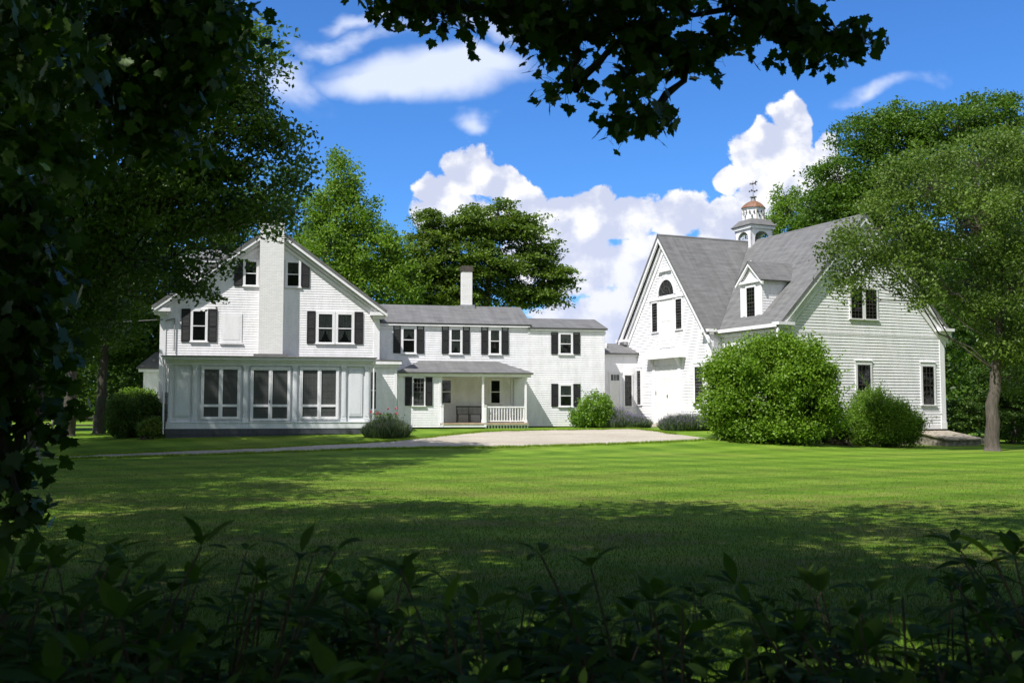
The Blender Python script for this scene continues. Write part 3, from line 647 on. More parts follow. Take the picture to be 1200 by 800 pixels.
# ------------------------------------------------------------------ barn
bn = empty('barn', (12.3375, 47.0, 0), R(23.5), label='white clapboard barn with steep grey roofs, dormer and cupola', cat='barn')
G0 = Fac((0, 0, 0), EX, (0,-1,0))                 # gable wall facing the lawn
GL = Fac((-.63, 0, 0), (0,-1,0), (-1,0,0))        # gable with the big door: u = -y
BR, BZ, bs = 5.0, 11.15, 1.05
def bz(x): return BZ-bs*abs(x-BR)
YE = 13.2; YM = 8.9; ls_ = 1.24
def lz(y): return BZ-ls_*abs(y-YM)
w = MB()
clap(w, G0, .78, 10.95, lambda z: max(0., BR-(BZ-.1-z)/bs), lambda z: min(10., BR+(BZ-.1-z)/bs), .143, .022)
clap(w, Fac((0, YE, 0), EX, (0,1,0)), .78, 10.95, lambda z: max(0., BR-(BZ-.1-z)/bs), lambda z: min(10., BR+(BZ-.1-z)/bs), .143, .02)
clap(w, Fac((10, 0, 0), EY, (1,0,0)), .78, 5.9, 0, YE, .143, .02)
clap(w, Fac((0, 0, 0), EY, (-1,0,0)), .78, 5.75, 0, 4.6, .143, .02)
w.build('wall', M['barnwhite'], bn)
w = MB()
clap(w, GL, .88, 10.95, lambda z: -min(YE, YM+(BZ-.1-z)/ls_), lambda z: -max(4.6, YM-(BZ-.1-z)/ls_), .15, .028)
clap(w, Fac((0, 4.6, 0), EX, (0,-1,0)), .88, 5.8, -.63, 0, .15, .02)
clap(w, Fac((0, YE, 0), EX, (0,1,0)), .88, 5.8, -.63, 0, .15, .02)
w.build('door_gable_wall', M['barnwhite'], bn)
w = MB(); w.box(.06, 9.94, .06, 13.1, -.3, .79); w.box(-.57, .06, 4.66, 13.1, -.3, .88); w.build('foundation', M['stone'], bn)
r = MB(); t = .13
r.slab([(-.35, -.27, bz(-.35)), (-.35, YE+.35, bz(-.35)), (BR, YE+.35, BZ), (BR, -.27, BZ)], t)
r.slab([(10.35, -.27, bz(10.35)), (10.35, YE+.35, bz(10.35)), (BR, YE+.35, BZ), (BR, -.27, BZ)], t)
r.build('roof', M['shingle'], bn)
r = MB()
ya, yb = 4.35, 13.45
xa = lambda y: BR-(ls_/bs)*abs(y-YM)
r.slab([(-1.03, ya, lz(ya)+.02), (xa(ya), ya, lz(ya)+.02), (BR, YM, BZ+.02), (-1.03, YM, BZ+.02)], t)
r.slab([(-1.03, yb, lz(yb)+.02), (xa(yb), yb, lz(yb)+.02), (BR, YM, BZ+.02), (-1.03, YM, BZ+.02)], t)
r.build('cross_roof', M['shingle'], bn)
tr_ = MB()
for s_ in (-1, 1):
    xe = BR+s_*5.34
    slope_beam(tr_, G0, (xe, bz(xe)-.18), (BR, BZ-.18), .20, .16, .25)
    slope_beam(tr_, G0, (xe-s_*.10, bz(xe-s_*.10)-.40), (BR, BZ-.40), .26, .0, .12)
    slope_beam(tr_, G0, (xe-s_*.22, bz(xe-s_*.22)-.62), (BR, BZ-.62), .34, .0, .075)
    a, b_ = sorted((xe+s_*.04, BR+s_*4.45)); G0.hexa(tr_, a, b_, -.1, .40, 5.58, 5.72); a, b_ = sorted((xe-s_*.05, BR+s_*4.6)); G0.hexa(tr_, a, b_, 0, .28, 5.44, 5.58)
    a, b_ = sorted((xe+s_*.03, BR+s_*4.98)); tr_.box(a, b_, -.2 if s_ > 0 else -.2, YE if s_ > 0 else 4.5, 5.50, 5.66)
    a, b_ = sorted((BR+s_*5.16, BR+s_*4.98)); tr_.box(a, b_, -.05, YE if s_ > 0 else 4.58, 5.30, 5.50)
    ye = YM+s_*4.62
    slope_beam(tr_, GL, (-ye, lz(ye)-.18), (-YM, BZ-.18), .24, .28, .38)
    slope_beam(tr_, GL, (-(ye-s_*.08), lz(ye-s_*.08)-.42), (-YM, BZ-.42), .28, .0, .18)
    slope_beam(tr_, GL, (-(ye-s_*.18), lz(ye-s_*.18)-.66), (-YM, BZ-.66), .42, .0, .07)
    a, b_ = sorted((-(ye+s_*.04), -(YM+s_*3.75))); GL.hexa(tr_, a, b_, -.1, .40, 5.56, 5.70); a, b_ = sorted((-(ye-s_*.05), -(YM+s_*3.9))); GL.hexa(tr_, a, b_, 0, .26, 5.42, 5.56)
G0.hexa(tr_, .25, 9.75, .0, .026, 5.28, 5.40)
tr_.build('cornice', M['trim'], bn)
cb = [(-.03, .28, -.1, .05, 1.10, 5.42), (9.72, 10.03, -.1, .05, 1.10, 5.42), (-.06, .31, -.1, .07, .76, 1.10), (9.69, 10.06, -.1, .07, .76, 1.10), (.3, 9.7, 0, .04, .76, .98)]
boards(G0, cb, 'corner_board', 'trim', bn)
boards(GL, [(-YE-.03, -YE+.25, -.1, .05, .86, 5.42), (-4.88, -4.57, -.1, .05, .86, 5.42)], 'corner_board', 'trim', bn)
window(G0, 4.07, 4.95, 6.04, 7.58, bn, 3, 4, sash='sashdark', casing=.10, mcol='trim'); window(G0, 4.93+.02, 5.83, 6.04, 7.58, bn, 3, 4, sash='sashdark', casing=.10)
window(G0, 4.34, 5.36, 1.95, 3.97, bn, 3, 3, sash='sashdark', casing=.12, head=.04); window(G0, 8.42, 9.40, 1.95, 3.97, bn, 3, 3, sash='sashdark', casing=.13, head=.04)
window(GL, -12.28, -11.30, 1.98, 3.98, bn, 3, 4, sash='sashdark', casing=.10, head=.06); window(GL, -6.10, -5.20, 1.98, 3.98, bn, 3, 4, sash='sashdark', casing=.10, head=.06)
window(GL, -10.16, -9.50, 5.92, 7.58, bn, 3, 4, sash='sashdark', casing=.07); window(GL, -7.78, -7.10, 5.92, 7.58, bn, 3, 4, sash='sashdark', casing=.07)
hd = boards(GL, [(-9.26, -8.02, 0, .03, 5.22, 7.56)], 'hay_door', 'doorwhite', bn)
boards(GL, [(-9.42, -9.26, 0, .05, 5.1, 7.60), (-8.02, -7.86, 0, .05, 5.1, 7.60), (-9.42, -7.86, 0, .07, 5.02, 5.12), (-10.4, -6.9, 0, .09, 7.62, 7.76),
            (-9.15, -8.70, .03, .045, 5.4, 6.3), (-8.58, -8.13, .03, .045, 5.4, 6.3), (-9.15, -8.70, .03, .045, 6.45, 7.4), (-8.58, -8.13, .03, .045, 6.45, 7.4)], 'frame', 'trim', hd)
# fan window
fw = MB(); n = 18; cx, cz, ro, ri = -8.64, 7.84, .92, .76
for k in range(n):
    a0, a1 = math.pi*k/n, math.pi*(k+1)/n
    P_ = lambda rad, a, w_: GL(cx+rad*math.cos(a), w_, cz+rad*math.sin(a)*1.08)
    fw.hexa([P_(ri, a0, 0), P_(ro, a0, 0), P_(ro, a0, .08), P_(ri, a0, .08), P_(ri, a1, 0), P_(ro, a1, 0), P_(ro, a1, .08), P_(ri, a1, .08)])
fan = fw.build('fan_window', M['trim'], bn); fw = MB()
for a in (36, 72, 108, 144):
    c_, s_ = math.cos(R(a)), math.sin(R(a)); o1 = Vector((0, 0, 1))
    fw.bar(GL(cx+.2*c_, .05, cz+.2*s_), GL(cx+.78*c_, .05, cz+.78*s_*1.08), GL(0, .015, 0)-GL(0, 0, 0), (GL(-s_*.025, 0, c_*.025)-GL(0, 0, 0)))
for k in range(8):
    a0, a1 = math.pi*k/8, math.pi*(k+1)/8
    fw.hexa([P_(.40, a0, .05), P_(.43, a0, .05), P_(.43, a0, .065), P_(.40, a0, .065), P_(.40, a1, .05), P_(.43, a1, .05), P_(.43, a1, .065), P_(.40, a1, .065)])
fw.build('glazing_bars', M['bars'], fan)
g = MB(); g.face([P_(.77, math.pi*k/n, .03) for k in range(n+1)]); g.face([P_(.77, math.pi*k/n, .024) for k in range(n+1)]); g.build('pane', M['black'], fan, recalc=False)
vn = MB(); GL.hexa(vn, -9.25, -8.25, 0, .06, 9.00, 9.10); GL.hexa(vn, -9.35, -8.15, 0, .16, 9.10, 9.18)
GL.hexa(vn, -9.0, -8.5, 0, .05, 8.85, 9.0); vn.build('gable_bracket', M['trim'], bn)
# big door with hood
bd = MB(); GL.hexa(bd, -9.82, -7.60, 0, .035, 1.02, 4.05); dr = bd.build('barn_door', M['doorwhite'], bn)
pn = MB()
for a, b_ in ((-9.72, -9.28), (-9.20, -8.76), (-8.66, -8.22), (-8.14, -7.70)):
    for za, zb in ((1.15, 1.95), (2.05, 3.25), (3.35, 3.95)):
        for q_ in ((a, b_, .035, .043, za, za+.025), (a, b_, .035, .043, zb-.025, zb), (a, a+.025, .035, .043, za, zb), (b_-.025, b_, .035, .043, za, zb)): GL.hexa(pn, *q_)
pn.build('panel_moulding', M['trim'], dr)
hh = MB(); GL.hexa(hh, -8.64, -8.60, .035, .08, 2.35, 2.5); GL.hexa(hh, -9.80, -9.76, .035, .05, 2.5, 2.7); hh.build('latch', M['ironmetal'], dr)
boards(GL, [(-10.12, -9.83, 0, .07, .95, 4.1), (-7.59, -7.30, 0, .07, .95, 4.1), (-10.12, -7.30, 0, .075, 4.1, 4.42)], 'door_casing', 'trim', bn)
hb = MB(); q0 = [GL(-10.55, .0, 4.42), GL(-6.87, .0, 4.42), GL(-6.87, .62, 4.42), GL(-10.55, .62, 4.42)]
hb.hexa([GL(-10.55, 0, 4.46), GL(-6.87, 0, 4.46), GL(-6.87, .42, 4.46), GL(-10.55, .42, 4.46), GL(-10.55, 0, 4.98), GL(-6.87, 0, 4.98), GL(-6.87, .42, 4.60), GL(-10.55, .42, 4.60)])
GL.hexa(hb, -10.60, -6.82, 0, .46, 4.42, 4.458)
for u in (-10.05, -7.45):
    hb.hexa([GL(u, 0, 3.95), GL(u+.12, 0, 3.95), GL(u+.12, .1, 3.95), GL(u, .1, 3.95), GL(u, 0, 4.42), GL(u+.12, 0, 4.42), GL(u+.12, .38, 4.42), GL(u, .38, 4.42)])
hb.build('door_hood', M['trim'], bn)
# dormer on the left slope
yd0, yd1, xd = 1.72, 3.42, .35
d = MB(); FDn = Fac((xd, 0, 0), (0,-1,0), (-1,0,0))
clap(d, FDn, 6.0, 8.95, lambda z: -(yd1-max(0, (z-7.95)*.9)), lambda z: -(yd0+max(0, (z-7.95)*.9)), .13, .015)
d.box(xd+.01, 3.6, yd0+.02, yd1-.02, 6.0, 7.95)
for y_, dw_ in ((yd0, (0,-1,0)), (yd1, (0,1,0))): clap(d, Fac((0, y_, 0), EX, dw_), 6.0, 7.98, xd, 3.2, .13, .015)
dn = d.build('dormer', M['barnwhite'], bn)
ymid = (yd0+yd1)/2; zr, ze = 8.92, 7.92
d = MB()
for s_ in (-1, 1): d.slab([(xd-.22, ymid+s_*1.08, ze-.02), (3.0, ymid+s_*1.08, ze-.02), (3.1, ymid, zr), (xd-.22, ymid, zr)], .07)
d.build('dormer_roof', M['shingle'], dn)
boards(FDn, [(-yd1, -yd1+.16, -.03, .03, 6.0, 7.9), (-yd0-.16, -yd0, -.03, .03, 6.0, 7.9), (-yd1-.08, -yd0+.08, -.02, .14, 7.83, 7.95), (-yd1-.04, -yd0+.04, -.02, .08, 5.98, 6.10)], 'corner_board', 'trim', dn)
tt = MB()
for s_ in (-1, 1): slope_beam(tt, FDn, (-(ymid+s_*1.06), ze-.10), (-ymid, zr-.10), .15, .08, .19)
d2 = tt.build('pediment', M['trim'], dn)
window(FDn, -2.98, -2.16, 6.12, 7.72, dn, 3, 4, sash='sashdark', casing=.09)
c = MB(); c.bar((3.0, ymid+.1, zr+.02), (2.9, ymid-1.0, ze+.18), (.10, 0, 0), (0, 0, .10)); c.build('flashing', M['shutter'], dn)
# cupola
cu = MB(); cx, cy = BR+.30, YM; hw = .74
def arch_face(F, hw, z0, z1):
    n = 10; ra = hw-.26; zc = z1-.30-ra*.9
    for s_ in (-1, 1): F.hexa(cu, *sorted((s_*hw, s_*(hw-.26))), -.08, 0, z0, z1)
    for k in range(n):
        a0, a1 = math.pi*k/n, math.pi*(k+1)/n
        u0, u1 = ra*math.cos(a0), ra*math.cos(a1); za, zb = zc+ra*.9*math.sin(a0), zc+ra*.9*math.sin(a1)
        cu.hexa([F(u1,-.08,zb), F(u0,-.08,za), F(u0,0,za), F(u1,0,zb), F(u1,-.08,z1), F(u0,-.08,z1), F(u0,0,z1), F(u1,0,z1)])
for (dx, dy) in ((0,-1), (1,0), (0,1), (-1,0)):
    arch_face(Fac((cx+dx*hw, cy+dy*hw, 0), (-dy, dx, 0), (dx, dy, 0)), hw, 10.3, 11.95)
cup = cu.build('cupola', M['trim'], bn)
c = MB(); c.box(cx-.85, cx+.85, cy-.85, cy+.85, 11.86, 11.96); c.box(cx-.83, cx+.83, cy-.83, cy+.83, 11.78, 11.86); c.build('cupola_cornice', M['trim'], cup)
c = MB()
for k in range(4):
    a0, a1 = R(45+90*k), R(135+90*k); ro, ri = .92*math.sqrt(2), .58
    c.slab([(cx+ro*math.cos(a0), cy+ro*math.sin(a0), 11.97), (cx+ro*math.cos(a1), cy+ro*math.sin(a1), 11.97), (cx+ri*math.sqrt(2)*math.cos(a1), cy+ri*math.sqrt(2)*math.sin(a1), 12.36), (cx+ri*math.sqrt(2)*math.cos(a0), cy+ri*math.sqrt(2)*math.sin(a0), 12.36)], .05)
c.box(cx-.56, cx+.56, cy-.56, cy+.56, 12.2, 12.36)
c.build('hip_roof', M['shingle2'], cup)
def ring(mb, cx, cy, rs_, n=8, rot=22.5):
    for (r0, z0), (r1, z1) in zip(rs_[:-1], rs_[1:]):
        for k in range(n):
            a0, a1 = R(rot+360*k/n), R(rot+360*(k+1)/n)
            mb.face([(cx+r0*math.cos(a0), cy+r0*math.sin(a0), z0), (cx+r0*math.cos(a1), cy+r0*math.sin(a1), z0), (cx+r1*math.cos(a1), cy+r1*math.sin(a1), z1), (cx+r1*math.cos(a0), cy+r1*math.sin(a0), z1)])
c = MB(); ring(c, cx, cy, [(.60, 12.34), (.60, 13.06), (.66, 13.08), (.66, 13.13), (0.01, 13.14)]); c.build('dovecote', M['trim'], cup)
c = MB()
for k in range(8):
    a = R(45*k); ap = .60*math.cos(R(22.5)); ux, uy = -math.sin(a), math.cos(a)
    F8 = Fac((cx+ap*math.cos(a), cy+ap*math.sin(a), 0), (ux, uy, 0), (math.cos(a), math.sin(a), 0))
    for (u, z) in ((-.12, 12.82), (.12, 12.82), (0, 12.56)):
        F8.hexa(c, u-.035, u+.035, .0, .012, z, z+.09); F8.hexa(c, u-.05, u+.05, .0, .09, z-.03, z-.015); F8.hexa(c, u-.012, u+.012, .0, .05, z+.09, z+.12)
c.build('nest_holes', M['ironmetal'], cup)
c = MB()
for k in range(8):
    a = R(22.5+45*k); c.tube((cx+.61*math.cos(a), cy+.61*math.sin(a), 12.36), (cx+.61*math.cos(a), cy+.61*math.sin(a), 13.07), .025, .025, 5)
c.build('corner_beads', M['yellowed'], cup)
c = MB(); ring(c, cx, cy, [(.70, 13.12), (.70, 13.16), (.60, 13.30), (.46, 13.44), (.28, 13.56), (.13, 13.62), (.01, 13.63)]); c.build('dome', M['copper'], cup)
c = MB(); ring(c, cx, cy, [(.16, 13.60), (.14, 13.74), (.10, 13.84), (.20, 13.86), (.20, 13.90), (.08, 13.96), (.01, 14.0)]); c.build('finial', M['metal'], cup)
c = MB(); c.tube((cx, cy, 13.9), (cx, cy, 14.95), .015, .012, 6)
for a in (30, 120): c.tube((cx-.22*math.cos(R(a)), cy-.22*math.sin(R(a)), 14.28), (cx+.22*math.cos(R(a)), cy+.22*math.sin(R(a)), 14.28), .012, .012, 5)
for a in (30, 120, 210, 300): c.box(cx+.22*math.cos(R(a))-.03, cx+.22*math.cos(R(a))+.03, cy+.22*math.sin(R(a))-.03, cy+.22*math.sin(R(a))+.03, 14.24, 14.33)
hx = [(-.24,.10),(-.17,.14),(-.12,.12),(-.05,.15),(.06,.15),(.12,.22),(.15,.30),(.19,.29),(.27,.22),(.25,.19),(.19,.20),(.17,.12),(.20,.02),(.17,.0),(.12,.08),(.02,.08),(-.06,.0),(-.09,.01),(-.06,.09),(-.12,.07),(-.17,.0),(-.20,.01),(-.16,.09),(-.19,.11)]
up_ = [(cx+u*.94, cy+u*-.34, 14.66+z) for u, z in hx]; lo_ = [(x+.008, y+.022, z) for x, y, z in up_]
c.face(up_); c.face(list(reversed(lo_)))
for i in range(len(up_)): j = (i+1) % len(up_); c.face([up_[i], lo_[i], lo_[j], up_[j]])
c.build('weathervane', M['ironmetal'], cup)
for o_ in [cup]+[q for q in bpy.data.objects if q.parent == cup]:
    for v_ in o_.data.vertices:
        if v_.co.z > 12.3: v_.co.z = 12.3+(v_.co.z-12.3)*.88
# cellar bulkhead against the lawn side, right end
c = MB()
c.hexa([(7.95,-2.05,-.25),(10.05,-2.05,-.25),(10.05,-.06,-.25),(7.95,-.06,-.25),(7.95,-2.05,.27),(10.05,-2.05,.27),(10.05,-.06,.60),(7.95,-.06,.60)])
bh = c.build('cellar_bulkhead', M['stone'], bn)
c = MB()
for a, b_ in ((7.85, 8.55), (8.57, 9.0), (9.02, 9.5), (9.52, 10.15)):
    c.hexa([(a,-2.18,.28),(b_,-2.18,.28),(b_,-.06,.62),(a,-.06,.62),(a,-2.18,.34),(b_,-2.18,.34),(b_,-.06,.68),(a,-.06,.68)])
c.build('hatch', M['oldwood'], bh)
c = MB(); c.hexa([(10.25,-1.9,.05),(11.35,-1.3,.05),(11.25,-1.0,.05),(10.2,-1.5,.05),(10.25,-1.9,.30),(11.35,-1.3,.16),(11.25,-1.0,.16),(10.2,-1.5,.30)]); c.build('stone_cap', M['oldwood'], bh)
# ramp to the big door
c = MB(); rp = [GL(-9.95, .05, .98), GL(-7.5, .05, .98), GL(-7.3, 2.6, .76), GL(-10.3, 2.6, .76)]
c.face(rp); lo_ = [p-Vector((0,0,.5)) for p in rp]; c.face(list(reversed(lo_)))
for i in range(4): j = (i+1) % 4; c.face([rp[i], lo_[i], lo_[j], rp[j]])
c.build('door_ramp', M['oldwood'], bn)

# ------------------------------------------------------------------ things on and about the buildings
Rh = Matrix.Rotation(R(12), 4, 'Z'); H0 = Vector((-16.176, 47.0, 0))
def hw_(x, y, z): return H0+Rh @ Vector((x, y, z))
bench = empty('porch_bench', hw_(14.72, 1.80, 1.06), R(12), label='dark spindle-back bench against the porch wall', cat='bench')
p = MB(); p.box(-.66, .66, -.25, .18, .39, .43); p.build('seat', M['benchpaint'], bench)
for sx_ in (-.62, .0, .62):
    for sy_ in (-.22, .16):
        p = MB(); p.tube((sx_, sy_, 0), (sx_*.98, sy_, .39), .022, .028); p.build('leg', M['benchpaint'], bench)
p = MB(); p.box(-.66, .66, .17, .21, .76, .84)
for sx_ in (-.63, .0, .63): p.box(sx_-.02, sx_+.02, .165, .205, .43, .76)
for k in range(19): u = -.57+k*.0633; p.box(u-.009, u+.009, .175, .195, .43, .76)
p.build('backrest', M['benchpaint'], bench)
for s_ in (-1, 1):
    p = MB(); p.box(s_*.64-.025, s_*.64+.025, -.25, .18, .60, .63); p.box(s_*.64-.018, s_*.64+.018, -.24, -.20, .43, .60); p.build('armrest', M['benchpaint'], bench)
def patio(x, y, rz, label):
    ch = empty('patio_chair', hw_(x, y, 1.06), R(12)+rz, label=label, cat='chair', group='white metal chairs behind the porch railing')
    p = MB(); ring(p, 0, 0, [(.01, .44), (.21, .44), (.22, .42), (.21, .40), (.01, .40)], 12); p.build('seat', M['trim'], ch)
    for k in range(4):
        a = R(45+90*k); p = MB(); p.tube((.17*math.cos(a), .17*math.sin(a), .40), (.23*math.cos(a), .23*math.sin(a), 0), .014, .012); p.build('leg', M['trim'], ch)
    p = MB(); n = 14
    for (rx_, rz_) in ((.20, .46), (.11, .30)):
        pts = [(rx_*math.cos(math.pi*k/n), .18, .42+rz_*math.sin(math.pi*k/n)) for k in range(n+1)]
        for a, b_ in zip(pts[:-1], pts[1:]): p.tube(a, b_, .014, .014, 5)
    for u in (-.12, 0, .12): p.tube((u, .18, .42), (u*1.2, .18, .80), .009, .009, 5)
    p.build('backrest', M['trim'], ch)
patio(16.75, 1.1, R(20), 'ornate white metal chair at the right end of the porch')
patio(15.95, 1.5, R(-25), 'white metal chair behind the railing, left of the ornate one')
wl = Tubes(5)
a = np.array(hw_(.1, -.05, 5.85)); b_ = np.array([-38., 41., 7.2]); t_ = np.linspace(0, 1, 24)[:, None]
pts = a*(1-t_)+b_*t_; pts[:, 2] -= 1.1*np.sin(t_[:, 0]*math.pi)
wl.add(pts, np.full(24, .022)); o = wl.build('power_line', M['wire'], None); tag(o, 'thin grey wire running from the house corner into the trees', 'cable')
# garden items by the left trees
def post_fence(x0, y0, x1, y1, n, label, rail=(.45, .85), m='bark_dark'):
    zc = float(terrain(np.array(x0), np.array(y0))); f = empty('rail_fence', (x0, y0, zc), label=label, cat='fence')
    for k in range(n+1):
        u = k/n; p = MB(); x, y = (x1-x0)*u, (y1-y0)*u; p.tube((x, y, -.2), (x, y, 1.05), .07, .06); p.build('post', M[m], f)
    for h in rail:
        p = MB(); p.tube((0, 0, h), (x1-x0, y1-y0, h), .045, .045, 6); p.build('rail', M[m], f)
post_fence(-24.6, 56.5, -18.6, 57.5, 4, 'dark wooden rail fence between the tree trunks and the clipped hedge')
post_fence(-27.5, 51.5, -24.6, 55., 2, 'pale rough rail fence in the sun behind the leftmost trunk', (.5,), 'oldwood')
# ------------------------------------------------------------------ trees
tree('maple_tree', 'huge dark maple on the left whose branches hang before the farmhouse gable', 'tree', (-19.7, 42.5),
     [(-14.76,34.00,13.83,3.12,4.00,2.27), (-11.24,33.00,13.47,2.20,4.00,1.93), (-9.32,33.00,13.19,1.51,3.00,1.65), (-8.51,34.00,12.06,1.02,2.50,0.91), (-10.07,34.00,10.89,1.98,3.20,1.42), (-7.99,35.00,10.86,0.76,2.00,0.70),
      (-7.84,36.00,9.82,0.60,1.30,0.48), (-9.11,36.00,9.27,1.26,2.20,0.90), (-11.80,35.00,9.06,2.33,3.50,1.46), (-14.36,34.00,9.72,2.83,5.00,1.98), (-16.78,37.00,7.28,2.47,4.00,1.85), (-14.68,38.00,7.43,1.58,3.00,1.43), (-16.81,41.00,5.46,1.54,2.50,1.20), (-18.83,41.00,4.43,1.54,2.50,1.20),
      (-12.09,37.00,8.60,1.36,2.00,0.62), (-9.66,37.00,8.79,1.05,1.30,0.56), (-13.57,40.00,7.56,0.53,1.00,0.53), (-9.36,40.00,8.89,0.67,0.80,0.43), (-12.95,40.00,6.79,0.53,0.80,0.43), (-12.00,40.00,6.28,0.73,0.80,0.37), (-11.35,40.00,7.73,0.30,0.50,0.47), (-12.49,40.00,7.33,0.47,0.70,0.40), (-20.5,42.6,8.4,3.4,2.6,1.6)],
     tr=.34, lmin=5.5, rc=.85, dens=.85, per=105, leaf=.19, flat=.42, m='leaf_wood', bark='bark_dark', seed=11, inner=.45,
     trunk=[(-19.7,42.5,.1), (-19.5,42.0,3.0), (-18.3,40.0,7.0), (-15.5,37.,11.), (-14.,35.,14.5)])
tree('maple_tree', 'tree with the straight bare trunk second from the left edge, behind the huge maple', 'tree', (-21.95, 50.67),
     [(-22.66,51.00,8.10,2.98,3.50,2.34), (-23.19,51.00,11.56,3.83,4.00,2.55), (-24.76,52.00,5.38,1.95,3.00,1.52), (-21.46,52.00,11.75,2.60,3.50,2.60), (-20.00,53.00,8.35,1.32,2.00,1.55)], tr=.38, rc=1.1, dens=.8, per=90, leaf=.24, flat=.5, m='leaf_wood', bark='bark_dark', seed=12,
     group=None)
tree('maple_tree', 'forked dark tree beside the rail fence, left of the clipped hedge', 'tree', (-22.3, 55.5),
     [(-22.25,56.00,6.61,1.87,3.00,1.63), (-21.27,57.00,8.85,1.90,3.00,2.85), (-23.44,57.00,9.82,2.38,3.00,2.38), (-20.99,58.00,12.42,2.90,4.00,2.42)], tr=.32, rc=1.1, dens=.8, per=90, leaf=.24, m='leaf_wood', bark='bark_dark', seed=13)
tree('oak_tree', 'shading tree beyond the left edge with foliage in the top left corner', 'tree', (-17.5, 17.),
     [(-17,18,11,5,5.5,4), (-15,22,13,4.5,5,3.5), (-19,24,9,5,5,4), (-14.5,14,13.5,4,5,3.5), (-20,13,11,5,5,4), (-13.5,26,14.5,4,4.5,2.6)], tr=.4, rc=1.0, dens=.8, per=90, leaf=.24, m='leaf_wood', bark='bark_dark', seed=14)
tree('oak_tree', 'unseen tall tree added beyond the left edge to shade the maple', 'tree', (-24., 28.),  # stands outside the frame, added to darken the left trees and lawn
     [(-22,27,18,5.5,5.5,4.5), (-25,31,17,5,5,5), (-19.5,23,17,4.5,5,4), (-26,25,13,5,5,4), (-22,31,21,4.5,5,3.5), (-28,33,20,5,5,4)], tr=.5, rc=1.1, dens=1.0, per=90, leaf=.28, m='leaf_wood', bark='bark_dark', seed=15, twig=.3)
wl_ = [(-31., 66., 'left background tree at the very left edge of the wood', 21), (-24.5, 72., 'left background tree whose low sunlit boughs show between the trunks', 22),
       (-18., 78., 'left background tree rising directly behind the rear ell', 23), (-38., 58., 'left background tree furthest from the farmhouse, beyond the left edge', 24)]
for x, y, lab, sd in wl_:
    tree('woodland_tree', lab, 'tree', (x, y), [(x,y,15,5,4.5,6), (x-3,y-1,9,4,3.5,4), (x+3,y+1,10,4,3.5,5), (x,y-1,4.4,4.2,3,2.6), (x+2.5,y-2,2.6,3,2,1.5), (x-2,y+1,6.8,4,3,2.5)], tr=.35, rc=1.2, dens=1.0, per=75, leaf=.30, m='leaf_wood', bark='bark_dark', seed=sd, group='trees of the wood left of the farmhouse', twig=.3)
tree('ash_tree', 'tall bright green pointed tree rising behind the farmhouse roof', 'tree', (-10.6, 66.),
     [(-11.27,66.00,18.06,0.55,0.90,0.88), (-10.97,66.00,16.43,1.21,1.60,1.43), (-12.51,66.00,14.74,1.10,1.50,1.21), (-10.28,66.00,14.46,1.87,2.20,1.87), (-11.93,66.00,12.49,1.98,2.40,1.87), (-9.43,66.00,11.93,2.31,2.60,1.98), (-11.06,66.00,9.70,3.41,3.20,1.87), (-7.19,66.00,9.87,1.76,2.20,1.87), (-7.65,66.00,12.10,0.99,1.40,1.21), (-14.11,66.00,10.26,1.38,2.00,1.65)],
     tr=.32, rc=.75, dens=1.0, per=95, leaf=.20, flat=.75, m='leaf_ash', seed=31, up=.5, inner=.3)
tree('beech_tree', 'dark tree with flat layered branches behind the white wing chimney', 'tree', (-1.9, 70.),
     [(-5.30,70.00,13.92,1.87,2.50,1.52), (-2.36,70.00,14.51,2.45,3.00,1.17), (0.35,70.00,14.16,1.98,2.60,1.17), (-5.87,70.00,11.07,2.45,3.00,2.33), (-2.06,70.00,11.37,3.50,3.60,2.45), (1.76,70.00,12.26,1.63,2.20,1.28), (2.94,70.00,10.84,1.52,1.70,0.88), (1.47,70.00,9.54,2.10,2.20,1.05), (-0.83,70.00,15.94,0.58,0.80,0.53), (-4.69,70.00,9.01,3.50,3.00,1.17)],
     tr=.42, rc=1.0, dens=1.9, per=130, leaf=.22, flat=.24, m='leaf_beech', seed=32, up=1.2, inner=.15)
tree('maple_tree', 'big dark maple with its left shoulder above the barn roof beside the cupola', 'tree', (27.5, 75.),
     [(23.93,75.00,18.88,1.88,2.20,1.62), (26.03,75.00,21.97,2.12,2.40,1.50), (28.59,75.00,22.87,2.38,2.60,1.50), (25.27,75.00,16.52,2.62,3.00,2.38), (30.10,75.00,19.72,3.00,3.40,2.75), (26.92,75.00,19.40,2.75,3.00,2.12), (23.70,75.00,16.83,1.88,2.20,1.62), (22.41,75.00,15.43,1.12,1.40,1.00), (27.73,75.00,13.65,3.75,4.00,3.12), (30.81,75.00,11.11,4.38,4.00,3.75)],
     tr=.5, rc=1.05, dens=1.35, per=130, leaf=.23, flat=.5, m='leaf_maple', seed=33)
tree('maple_tree', 'tallest maple at the right edge, its crown top behind the barn yard tree', 'tree', (35.5, 72.),
     [(31.66,73.00,22.37,2.56,3.00,1.58), (34.53,73.00,23.19,2.07,2.40,1.46), (36.76,73.00,21.12,2.43,3.00,2.31), (33.91,73.00,18.92,3.65,4.00,3.04), (36.21,73.00,13.95,4.26,4.00,3.65), (33.63,73.00,9.63,4.26,4.00,3.65), (35.44,72.00,5.30,3.60,4.00,3.60)],
     tr=.5, rc=1.05, dens=1.35, per=130, leaf=.23, flat=.5, m='leaf_maple', seed=34)
